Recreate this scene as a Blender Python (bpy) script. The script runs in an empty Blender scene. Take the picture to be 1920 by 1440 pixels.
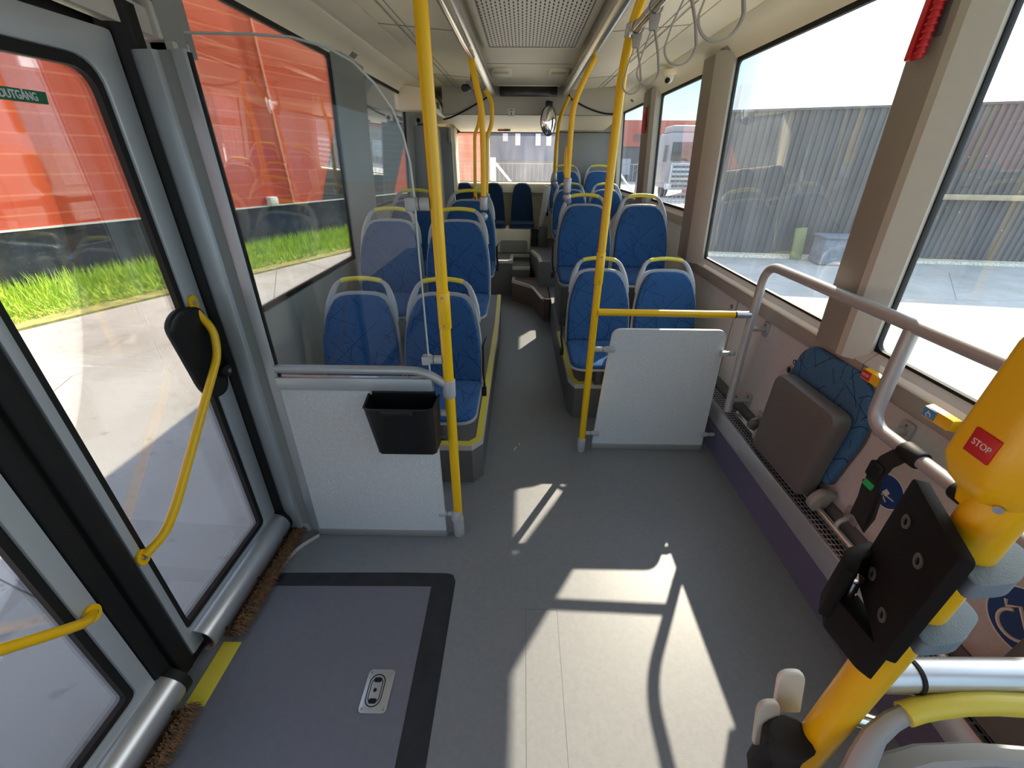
import bpy, bmesh, math, random
from mathutils import Vector, Matrix
random.seed(7)
C = bpy.context.scene
COL = C.collection
R = math.radians

# ------------------------------------------------------------------ camera
cam_d = bpy.data.cameras.new('camera'); cam = bpy.data.objects.new('camera', cam_d); COL.objects.link(cam)
yaw, pitch, roll, fpx, cxp, cyp = 0.010377, 0.5026, 0.007638, 766.6, 969.08, 720.76
cy_, sy_, cp_, sp_ = math.cos(yaw), math.sin(yaw), math.cos(pitch), math.sin(pitch)
fw = Vector((-sy_*cp_, cy_*cp_, -sp_)); rt = Vector((cy_, sy_, 0)); up = rt.cross(fw)
r2 = rt*math.cos(roll)+up*math.sin(roll); u2 = -rt*math.sin(roll)+up*math.cos(roll)
m3 = Matrix((r2, u2, -fw)).transposed()
cam.matrix_world = Matrix.Translation((0, 0, 1.55)) @ m3.to_4x4()
cam_d.sensor_width = 36; cam_d.lens = fpx/1920*36
cam_d.shift_x = -(cxp-960)/1920; cam_d.shift_y = (cyp-720)/1920
cam_d.clip_start = 0.02; cam_d.clip_end = 500
C.camera = cam
C.view_settings.view_transform = 'Standard'; C.view_settings.look = 'None'
C.view_settings.gamma = 1; C.view_settings.use_curve_mapping = False
C.view_settings.exposure = 0.62
C.cycles.max_bounces = 10; C.cycles.diffuse_bounces = 5; C.cycles.glossy_bounces = 4
C.cycles.transparent_max_bounces = 24; C.cycles.transmission_bounces = 6
C.cycles.caustics_reflective = False; C.cycles.caustics_refractive = False
C.cycles.sample_clamp_indirect = 6

# ------------------------------------------------------------------ sky and sun
SUN_DIR = Vector((0.625, 1.10, 1.0)).normalized()      # towards the sun
world = bpy.data.worlds.new('sky'); C.world = world; world.use_nodes = True
wn = world.node_tree; wn.nodes.clear()
wo = wn.nodes.new('ShaderNodeOutputWorld'); bg = wn.nodes.new('ShaderNodeBackground')
tc = wn.nodes.new('ShaderNodeTexCoord'); sx = wn.nodes.new('ShaderNodeSeparateXYZ')
cr = wn.nodes.new('ShaderNodeValToRGB')
cr.color_ramp.elements[0].position = 0.0; cr.color_ramp.elements[0].color = (0.30, 0.42, 0.49, 1)
cr.color_ramp.elements[1].position = 0.55; cr.color_ramp.elements[1].color = (0.30, 0.40, 0.54, 1)
e_ = cr.color_ramp.elements.new(0.18); e_.color = (0.16, 0.27, 0.345, 1)
wn.links.new(tc.outputs['Generated'], sx.inputs[0]); wn.links.new(sx.outputs['Z'], cr.inputs[0])
dt = wn.nodes.new('ShaderNodeVectorMath'); dt.operation = 'DOT_PRODUCT'
dt.inputs[1].default_value = Vector((0.85, 0.50, 0.30)).normalized()
wn.links.new(tc.outputs['Generated'], dt.inputs[0])
gr = wn.nodes.new('ShaderNodeValToRGB')
gr.color_ramp.elements[0].position = 0.80; gr.color_ramp.elements[0].color = (0, 0, 0, 1)
gr.color_ramp.elements[1].position = 0.98; gr.color_ramp.elements[1].color = (1, 1, 1, 1)
wn.links.new(dt.outputs['Value'], gr.inputs[0])
mx = wn.nodes.new('ShaderNodeMix'); mx.data_type = 'RGBA'
wn.links.new(gr.outputs[0], mx.inputs['Factor']); wn.links.new(cr.outputs[0], mx.inputs[6]); mx.inputs[7].default_value = (.85, .86, .84, 1)
wn.links.new(mx.outputs[2], bg.inputs[0]); bg.inputs[1].default_value = 3.0
wn.links.new(bg.outputs[0], wo.inputs[0])
sun_d = bpy.data.lights.new('sun', 'SUN'); sun = bpy.data.objects.new('sun', sun_d); COL.objects.link(sun)
sun.location = (6, 11, 10); sun.rotation_euler = SUN_DIR.to_track_quat('Z', 'Y').to_euler()
sun_d.energy = 9.5; sun_d.angle = R(0.6); sun_d.color = (1.0, 0.87, 0.68)

# ------------------------------------------------------------------ materials
def nt(name):
    m = bpy.data.materials.new(name); m.use_nodes = True
    t = m.node_tree; b = t.nodes['Principled BSDF']
    return m, t, b
def mat(name, col, rough=0.5, metal=0.0, spec=0.5, noise=0.0, nscale=40, bump=0.0, bscale=200, speck=None):
    m, t, b = nt(name)
    b.inputs['Base Color'].default_value = (*col, 1); b.inputs['Roughness'].default_value = rough
    b.inputs['Metallic'].default_value = metal; b.inputs['Specular IOR Level'].default_value = spec
    tcn = t.nodes.new('ShaderNodeTexCoord'); out = None
    if noise:
        n = t.nodes.new('ShaderNodeTexNoise'); n.inputs['Scale'].default_value = nscale; n.inputs['Detail'].default_value = 4
        t.links.new(tcn.outputs['Object'], n.inputs['Vector'])
        r = t.nodes.new('ShaderNodeValToRGB'); r.color_ramp.elements[0].position = 0.3; r.color_ramp.elements[1].position = 0.7
        r.color_ramp.elements[0].color = (*[max(0, c*(1-noise)) for c in col], 1)
        r.color_ramp.elements[1].color = (*[min(1, c*(1+noise)) for c in col], 1)
        t.links.new(n.outputs[0], r.inputs[0]); out = r.outputs[0]
    if speck:
        v = t.nodes.new('ShaderNodeTexVoronoi'); v.inputs['Scale'].default_value = speck[1]
        t.links.new(tcn.outputs['Object'], v.inputs['Vector'])
        lt = t.nodes.new('ShaderNodeMath'); lt.operation = 'LESS_THAN'; lt.inputs[1].default_value = speck[2]
        t.links.new(v.outputs['Distance'], lt.inputs[0])
        mr = t.nodes.new('ShaderNodeMix'); mr.data_type = 'RGBA'
        if out: t.links.new(out, mr.inputs[6])
        else: mr.inputs[6].default_value = (*col, 1)
        mr.inputs[7].default_value = (*speck[0], 1); t.links.new(lt.outputs[0], mr.inputs['Factor']); out = mr.outputs[2]
    if out: t.links.new(out, b.inputs['Base Color'])
    if bump:
        n2 = t.nodes.new('ShaderNodeTexNoise'); n2.inputs['Scale'].default_value = bscale; n2.inputs['Detail'].default_value = 3
        t.links.new(tcn.outputs['Object'], n2.inputs['Vector'])
        bp = t.nodes.new('ShaderNodeBump'); bp.inputs['Strength'].default_value = bump; bp.inputs['Distance'].default_value = 0.002
        t.links.new(n2.outputs[0], bp.inputs['Height']); t.links.new(bp.outputs[0], b.inputs['Normal'])
    return m
def math_node(t, op, a=None, b=None):
    n = t.nodes.new('ShaderNodeMath'); n.operation = op
    for i, v in enumerate((a, b)):
        if v is None: continue
        if isinstance(v, (int, float)): n.inputs[i].default_value = v
        else: t.links.new(v, n.inputs[i])
    return n.outputs[0]
def fabric(name, base, dark):
    m, t, b = nt(name); b.inputs['Roughness'].default_value = 0.92; b.inputs['Specular IOR Level'].default_value = 0.15
    tcn = t.nodes.new('ShaderNodeTexCoord'); sp = t.nodes.new('ShaderNodeSeparateXYZ'); t.links.new(tcn.outputs['Object'], sp.inputs[0])
    Y = math_node(t, 'ADD', sp.outputs['Z'], math_node(t, 'MULTIPLY', sp.outputs['Y'], 0.9))
    lines = None
    for k, (a, fq, off) in enumerate(((38, 11.2, .13), (-42, 10.4, .4), (68, 8.1, .7), (-12, 7.3, .2), (12, 8.7, .55))):
        ca, sa = math.cos(R(a)), math.sin(R(a))
        d = math_node(t, 'ADD', math_node(t, 'MULTIPLY', sp.outputs['X'], ca*fq), math_node(t, 'MULTIPLY', Y, sa*fq))
        d = math_node(t, 'FRACT', math_node(t, 'ADD', d, 10+off))
        ln = math_node(t, 'LESS_THAN', d, 0.022*fq/7)
        n = t.nodes.new('ShaderNodeTexNoise'); n.inputs['Scale'].default_value = 9; n.inputs['Detail'].default_value = 0
        mp = t.nodes.new('ShaderNodeMapping'); mp.inputs['Location'].default_value = (k*3.1, k*1.7, k*5.3)
        t.links.new(tcn.outputs['Object'], mp.inputs[0]); t.links.new(mp.outputs[0], n.inputs['Vector'])
        g = math_node(t, 'GREATER_THAN', n.outputs[0], 0.5)
        ln = math_node(t, 'MULTIPLY', ln, g)
        lines = ln if lines is None else math_node(t, 'MAXIMUM', lines, ln)
    n = t.nodes.new('ShaderNodeTexNoise'); n.inputs['Scale'].default_value = 350; t.links.new(tcn.outputs['Object'], n.inputs['Vector'])
    r = t.nodes.new('ShaderNodeValToRGB'); r.color_ramp.elements[0].position = .35; r.color_ramp.elements[1].position = .65
    r.color_ramp.elements[0].color = (*[c*.75 for c in base], 1); r.color_ramp.elements[1].color = (*[c*1.25 for c in base], 1)
    t.links.new(n.outputs[0], r.inputs[0])
    mr = t.nodes.new('ShaderNodeMix'); mr.data_type = 'RGBA'; t.links.new(lines, mr.inputs['Factor'])
    t.links.new(r.outputs[0], mr.inputs[6]); mr.inputs[7].default_value = (*dark, 1)
    t.links.new(mr.outputs[2], b.inputs['Base Color'])
    bp = t.nodes.new('ShaderNodeBump'); bp.inputs['Strength'].default_value = .3; bp.inputs['Distance'].default_value = .001
    t.links.new(n.outputs[0], bp.inputs['Height']); t.links.new(bp.outputs[0], b.inputs['Normal'])
    b.inputs['Sheen Weight'].default_value = 0.05
    return m
def glass(name, tint, refl=0.06, rough=0.0, dust=0.0):
    m = bpy.data.materials.new(name); m.use_nodes = True; t = m.node_tree; t.nodes.clear()
    o = t.nodes.new('ShaderNodeOutputMaterial'); tr = t.nodes.new('ShaderNodeBsdfTransparent'); tr.inputs[0].default_value = (*tint, 1)
    gl = t.nodes.new('ShaderNodeBsdfGlossy'); gl.inputs['Roughness'].default_value = rough; gl.inputs[0].default_value = (1, 1, 1, 1)
    fr = t.nodes.new('ShaderNodeFresnel'); fr.inputs[0].default_value = 1.45
    f2 = math_node(t, 'MULTIPLY', fr.outputs[0], refl/0.04*0.5)
    f2 = math_node(t, 'MINIMUM', f2, 0.85)
    ms = t.nodes.new('ShaderNodeMixShader'); t.links.new(f2, ms.inputs[0]); t.links.new(tr.outputs[0], ms.inputs[1]); t.links.new(gl.outputs[0], ms.inputs[2])
    out = ms.outputs[0]
    if dust:
        tcn = t.nodes.new('ShaderNodeTexCoord'); mp = t.nodes.new('ShaderNodeMapping'); mp.inputs['Scale'].default_value = (5, 5, 1.2); t.links.new(tcn.outputs['Object'], mp.inputs[0])
        n = t.nodes.new('ShaderNodeTexNoise'); n.inputs['Scale'].default_value = 1.6; n.inputs['Detail'].default_value = 5; t.links.new(mp.outputs[0], n.inputs['Vector'])
        v = t.nodes.new('ShaderNodeTexVoronoi'); v.inputs['Scale'].default_value = 34; t.links.new(tcn.outputs['Object'], v.inputs['Vector'])
        sp = math_node(t, 'MULTIPLY', math_node(t, 'LESS_THAN', v.outputs['Distance'], .045), .22)
        f = math_node(t, 'ADD', math_node(t, 'MULTIPLY', n.outputs[0], dust*2), sp)
        tl = t.nodes.new('ShaderNodeBsdfTranslucent'); tl.inputs[0].default_value = (.9, .9, .88, 1)
        m2 = t.nodes.new('ShaderNodeMixShader'); t.links.new(f, m2.inputs[0]); t.links.new(out, m2.inputs[1]); t.links.new(tl.outputs[0], m2.inputs[2]); out = m2.outputs[0]
    t.links.new(out, o.inputs[0])
    return m

M = {}
M['floor'] = mat('floor_vinyl', (.185, .19, .20), .42, noise=.06, nscale=60, speck=((.26, .26, .26), 420, .10), bump=.08, bscale=300)
M['ramp'] = mat('ramp_vinyl', (.135, .135, .16), .5, speck=((.2, .2, .22), 500, .12), noise=.05)
M['podium'] = mat('podium_vinyl', (.12, .12, .12), .5, speck=((.18, .18, .17), 500, .10), noise=.05)
M['step_red'] = mat('sun_tinted_vinyl', (.13, .085, .075), .6, noise=.08)  # brown red is the sunlit tint of the step, painted in
M['kick'] = mat('kick_vinyl', (.105, .105, .165), .7, noise=.04)
M['wall'] = mat('wall_laminate', (.53, .535, .53), .45, noise=.05, nscale=60, speck=((.74, .75, .74), 260, .16))
M['cream'] = mat('cream_plastic', (.84, .76, .56), .5, noise=.03, nscale=8)
M['ceil'] = mat('ceiling_plastic', (.90, .83, .64), .5, noise=.02, nscale=5)
M['ceil2'] = mat('ceiling_centre_plastic', (.90, .84, .68), .5, noise=.02, nscale=5)
M['bulk'] = mat('bulkhead_panel', (.50, .48, .42), .5)
M['brownpillar'] = mat('pillar_cover', (.27, .255, .215), .55, noise=.02)  # inner pillar faces coloured darker for the shade on them
M['lightpillar'] = mat('pillar_edge', (.50, .50, .44), .45, noise=.02)
M['ledge'] = mat('ledge_plastic', (.52, .50, .45), .45, noise=.02)
M['ledge_d'] = mat('ledge_face_plastic', (.29, .28, .25), .5)
M['grey'] = mat('grey_plastic', (.42, .43, .44), .45)
M['greyD'] = mat('dark_grey_plastic', (.10, .10, .105), .5, bump=.1, bscale=600)
M['greyM'] = mat('mid_grey_panel', (.27, .275, .27), .5)
M['coat'] = mat('powder_coated_steel', (.42, .42, .43), .32, metal=.25)
M['shell'] = mat('seat_shell_plastic', (.36, .375, .39), .4)
M['alu'] = mat('aluminium', (.55, .56, .58), .33, metal=.75, noise=.03, nscale=20)
M['door'] = mat('door_frame_metal', (.44, .47, .50), .38, metal=.3)
M['chrome'] = mat('brushed_steel', (.72, .70, .66), .18, metal=1)
M['silver'] = mat('ceiling_profile', (.62, .60, .55), .25, metal=.8)
M['yellow'] = mat('yellow_coating', (.86, .50, .003), .3)
M['yellow2'] = mat('yellow_grip', (.72, .60, .06), .4)
M['black'] = mat('black_rubber', (.008, .008, .008), .6, spec=.3)
M['blackp'] = mat('black_plastic', (.008, .008, .009), .4, spec=.35)
M['board'] = mat('black_board', (.008, .007, .007), .75, spec=.2, bump=.1)
M['bluegrey'] = mat('blue_grey_edge', (.16, .22, .28), .6, bump=.4, bscale=500)
M['tape'] = mat('black_tape', (.012, .013, .018), .55, noise=.5, nscale=15)
M['lam'] = mat('partition_laminate', (.60, .635, .66), .42, noise=.04, nscale=90, speck=((.86, .88, .90), 120, .22))
M['red'] = mat('red_plastic', (.55, .015, .02), .35)
M['white'] = mat('white_plastic', (.75, .75, .72), .4)
M['blue'] = mat('blue_sticker', (.01, .05, .22), .4)
M['bluebtn'] = mat('blue_button', (.06, .22, .5), .4)
M['green'] = mat('green_label', (.02, .45, .13), .5)
M['signgreen'] = mat('green_sign', (.0, .13, .06), .5)
M['fab'] = fabric('blue_fabric', (.026, .085, .215), (.010, .030, .09))
M['fabn'] = fabric('navy_fabric', (.014, .035, .085), (.008, .016, .04))
M['web'] = mat('black_webbing', (.014, .014, .015), .85, bump=.5, bscale=900)
M['strap'] = mat('hanger_strap', (.36, .34, .31), .5)
M['mirror'] = mat('mirror_glass', (.95, .95, .95), .03, metal=1)
M['glassW'] = glass('window_glass', (.97, .985, .985), .016, dust=.014)
M['glassB'] = glass('rear_window_glass', (.97, .985, .985), .016, dust=.045)
M['glassL'] = glass('left_window_glass', (.95, .96, .96), .06)
M['glassS'] = glass('screen_glass', (.94, .96, .96), .035)
M['amber'] = mat('display_glass', (.02, .018, .016), .2)
def mat_brush():
    return mat('coir_bristles', (.16, .085, .04), .9, noise=.5, nscale=70)
M['bristle'] = mat_brush()

# ------------------------------------------------------------------ mesh helpers
class MB:
    def __init__(s): s.v = []; s.f = []
    def add(s, vs, fs):
        o = len(s.v); s.v += [tuple(v) for v in vs]; s.f += [tuple(i+o for i in f) for f in fs]; return s
    def box(s, a, b):
        x0, x1 = sorted((a[0], b[0])); y0, y1 = sorted((a[1], b[1])); z0, z1 = sorted((a[2], b[2]))
        return s.add([(x0,y0,z0),(x1,y0,z0),(x1,y1,z0),(x0,y1,z0),(x0,y0,z1),(x1,y0,z1),(x1,y1,z1),(x0,y1,z1)],
                     [(0,3,2,1),(4,5,6,7),(0,1,5,4),(1,2,6,5),(2,3,7,6),(3,0,4,7)])
    def obox(s, c, size, ax=None):
        c = Vector(c); hx, hy, hz = [q/2 for q in size]; X, Y, Z = [Vector(a).normalized() for a in (ax or ((1,0,0),(0,1,0),(0,0,1)))]
        vs = [c+X*hx*i+Y*hy*j+Z*hz*k for k in (-1,1) for i, j in ((-1,-1),(1,-1),(1,1),(-1,1))]
        return s.add(vs, [(0,3,2,1),(4,5,6,7),(0,1,5,4),(1,2,6,5),(2,3,7,6),(3,0,4,7)])
    def prism(s, poly, fn, d0, d1):
        n = len(poly); vs = [fn(p[0], p[1], d0) for p in poly]+[fn(p[0], p[1], d1) for p in poly]
        return s.add(vs, [tuple(range(n-1, -1, -1)), tuple(range(n, 2*n))]+[(i, (i+1)%n, n+(i+1)%n, n+i) for i in range(n)])
    def frame(s, outer, inner, fn, d0, d1):
        n = len(outer)
        vs = [fn(p[0], p[1], d) for d in (d0, d1) for q in (outer, inner) for p in q]
        fs = []
        for i in range(n):
            j = (i+1) % n
            fs += [(i, j, n+j, n+i), (2*n+i, 3*n+i, 3*n+j, 2*n+j), (i, 2*n+i, 2*n+j, j), (n+i, n+j, 3*n+j, 3*n+i)]
        return s.add(vs, fs)
    def tube(s, pts, r, seg=14, caps=True, prof=None, closed=False, upv=None):
        pts = [Vector(p) for p in pts]; n = len(pts)
        if prof is None: prof = [(math.cos(2*math.pi*i/seg), math.sin(2*math.pi*i/seg)) for i in range(seg)]
        k = len(prof); T = []
        for i in range(n):
            a = pts[(i-1) % n] if (i > 0 or closed) else pts[0]; b = pts[(i+1) % n] if (i < n-1 or closed) else pts[-1]
            T.append((b-a).normalized())
        N = Vector(upv) if upv else (Vector((0,0,1)) if abs(T[0].z) < .9 else Vector((1,0,0)))
        vs = []
        for i in range(n):
            N = (N-T[i]*N.dot(T[i])).normalized(); B = T[i].cross(N)
            ri = r[i] if isinstance(r, (list, tuple)) else r
            vs += [pts[i]+N*(p[0]*ri)+B*(p[1]*ri) for p in prof]
        fs = []
        for i in range(n if closed else n-1):
            i2 = (i+1) % n
            for j in range(k):
                fs.append((i*k+j, i*k+(j+1)%k, i2*k+(j+1)%k, i2*k+j))
        if caps and not closed:
            fs += [tuple(range(k-1, -1, -1)), tuple((n-1)*k+j for j in range(k))]
        return s.add(vs, fs)
    def cyl(s, a, b, r, r1=None, seg=18):
        return s.tube([a, b], [r, r if r1 is None else r1], seg)
    def ball(s, c, r, sc=(1,1,1), seg=14, rings=9):
        c = Vector(c); vs = []; fs = []
        for i in range(rings+1):
            th = math.pi*i/rings
            for j in range(seg):
                ph = 2*math.pi*j/seg
                vs.append(c+Vector((r*sc[0]*math.sin(th)*math.cos(ph), r*sc[1]*math.sin(th)*math.sin(ph), r*sc[2]*math.cos(th))))
        for i in range(rings):
            for j in range(seg):
                fs.append((i*seg+j, (i+1)*seg+j, (i+1)*seg+(j+1)%seg, i*seg+(j+1)%seg))
        return s.add(vs, fs)
    def loft(s, rings, caps=True):
        k = len(rings[0]); vs = [p for r_ in rings for p in r_]; fs = []
        for i in range(len(rings)-1):
            for j in range(k): fs.append((i*k+j, i*k+(j+1)%k, (i+1)*k+(j+1)%k, (i+1)*k+j))
        if caps: fs += [tuple(range(k-1, -1, -1)), tuple((len(rings)-1)*k+j for j in range(k))]
        return s.add(vs, fs)
    def sheet(s, rows):
        k = len(rows[0]); fs = []
        for i in range(len(rows)-1):
            for j in range(k-1): fs.append((i*k+j, i*k+j+1, (i+1)*k+j+1, (i+1)*k+j))
        return s.add([p for r_ in rows for p in r_], fs)
    def build(s, name, m, parent=None, bevel=0, smooth=True, seg=2, loc=None, normals=True):
        me = bpy.data.meshes.new(name)
        off = Vector((0, 0, 0)); p = parent
        while p is not None: off += p.location; p = p.parent
        if parent is None:
            if loc is not None: off = Vector(loc)
            elif s.v:
                xs = [v[0] for v in s.v]; ys = [v[1] for v in s.v]; zs = [v[2] for v in s.v]
                off = Vector(((min(xs)+max(xs))/2, (min(ys)+max(ys))/2, min(zs)))
        bm = bmesh.new()
        vv = [bm.verts.new((v[0]-off.x, v[1]-off.y, v[2]-off.z)) for v in s.v]
        for f in s.f:
            if len(set(f)) > 2:
                try: bm.faces.new([vv[i] for i in f])
                except ValueError: pass
        if normals:
            bmesh.ops.remove_doubles(bm, verts=bm.verts, dist=1e-6)
            bmesh.ops.recalc_face_normals(bm, faces=bm.faces)
        if bevel:
            es = [e for e in bm.edges if len(e.link_faces) == 2 and e.calc_face_angle(0) > R(30)]
            bmesh.ops.bevel(bm, geom=es, offset=bevel, segments=seg, affect='EDGES', profile=.5, clamp_overlap=True)
        bm.to_mesh(me); bm.free()
        if smooth:
            me.polygons.foreach_set('use_smooth', [True]*len(me.polygons)); me.set_sharp_from_angle(angle=R(38))
        if m: me.materials.append(m)
        o = bpy.data.objects.new(name, me); COL.objects.link(o)
        if parent is None: o.location = off
        else: o.parent = parent
        return o

def tag(o, label, cat, group=None):
    o['label'] = label; o['category'] = cat
    if group: o['group'] = group
    return o
def thing(name, label, cat, loc, group=None):
    o = bpy.data.objects.new(name, None); COL.objects.link(o); o.location = loc; o.empty_display_size = .05
    return tag(o, label, cat, group)
def struct(o): o['kind'] = 'structure'; return o
def kids(o): return [c for c in bpy.data.objects if c.parent == o]
def copy_tree(o, parent=None):
    ks = kids(o); c = o.copy(); COL.objects.link(c); c.parent = parent
    for k in ks: copy_tree(k, c)
    return c
def fillet(pts, rad=.05, n=6):
    pts = [Vector(p) for p in pts]; out = [pts[0]]
    for i in range(1, len(pts)-1):
        a, b, c = pts[i-1], pts[i], pts[i+1]; u = (a-b); v = (c-b); r = min(rad, u.length*.49, v.length*.49)
        p0 = b+u.normalized()*r; p1 = b+v.normalized()*r
        for k in range(n+1):
            t = k/n; out.append(p0*(1-t)**2+b*2*t*(1-t)+p1*t*t)
    out.append(pts[-1]); return out
def rrect(x0, y0, x1, y1, r, n=5):
    o = []
    for cx, cy, a in ((x1-r, y0+r, -90), (x1-r, y1-r, 0), (x0+r, y1-r, 90), (x0+r, y0+r, 180)):
        for k in range(n+1):
            t = R(a+90*k/n); o.append((cx+r*math.cos(t), cy+r*math.sin(t)))
    return o
def rpoly(pts, rads, n=5):
    o = []; k = len(pts)
    for i in range(k):
        a, b, c = Vector(pts[i-1]), Vector(pts[i]), Vector(pts[(i+1) % k]); r = rads[i] if isinstance(rads, (list, tuple)) else rads
        if r <= 0: o.append(tuple(b)); continue
        u = a-b; v = c-b; r = min(r, u.length*.49, v.length*.49)
        p0 = b+u.normalized()*r; p1 = b+v.normalized()*r
        for q in range(n+1):
            t = q/n; o.append(tuple(p0*(1-t)**2+b*2*t*(1-t)+p1*t*t))
    return o
XY = lambda a, b, d: (a, b, d)
XZ = lambda a, b, d: (a, d, b)
YZ = lambda a, b, d: (d, a, b)
def inset(poly, k, cx=None, cy=None):
    xs = [p[0] for p in poly]; ys = [p[1] for p in poly]
    cx = (min(xs)+max(xs))/2 if cx is None else cx; cy = (min(ys)+max(ys))/2 if cy is None else cy
    hx = (max(xs)-min(xs))/2; hy = (max(ys)-min(ys))/2
    return [(cx+(p[0]-cx)*(1-k/hx), cy+(p[1]-cy)*(1-k/hy)) for p in poly]
def cushion(mb, poly, fn, t, edge=.02):
    """padded shape: outline poly, fn(a,b,depth), thickness t"""
    steps = [(0, 0), (0, .55), (.25, .85), (.6, .97), (1.6, 1.03), (4, 1.1)]
    rings = []
    for k, h in steps:
        rings.append([fn(p[0], p[1], t*h) for p in inset(poly, edge*k)])
    mb.loft(rings, True)
def text_mesh(name, txt, size, mtx, m, parent, ext=.0006, squash=1.0, bold=0):
    cu = bpy.data.curves.new(name, 'FONT'); cu.body = txt; cu.size = size; cu.extrude = ext; cu.offset = bold; cu.align_x = 'CENTER'; cu.align_y = 'CENTER'
    ob = bpy.data.objects.new(name, cu); COL.objects.link(ob)
    bpy.context.view_layer.update()
    dg = bpy.context.evaluated_depsgraph_get(); me = bpy.data.meshes.new_from_object(ob.evaluated_get(dg))
    bpy.data.objects.remove(ob); bpy.data.curves.remove(cu)
    off = Vector((0, 0, 0)); p = parent
    while p is not None: off += p.location; p = p.parent
    me.transform(Matrix.Translation(-off) @ mtx @ Matrix.Diagonal((squash, 1, 1, 1)))
    me.materials.clear(); me.materials.append(m)
    o = bpy.data.objects.new(name, me); COL.objects.link(o); o.parent = parent
    return o
def basis(o, X, Y, Z):
    X, Y, Z = [Vector(a).normalized() for a in (X, Y, Z)]
    mm = Matrix((X, Y, Z)).transposed().to_4x4(); mm.translation = Vector(o); return mm

# tumblehome of the side planes: x as a function of height
def xr(z): return 1.285 - max(0, z-.95)*.055      # right glass
def xl(z): return -1.18 + max(0, z-.95)*.055      # left glass
Y0 = -4.6                                         # front end of the bus
YR = 6.35                                         # rear end

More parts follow.
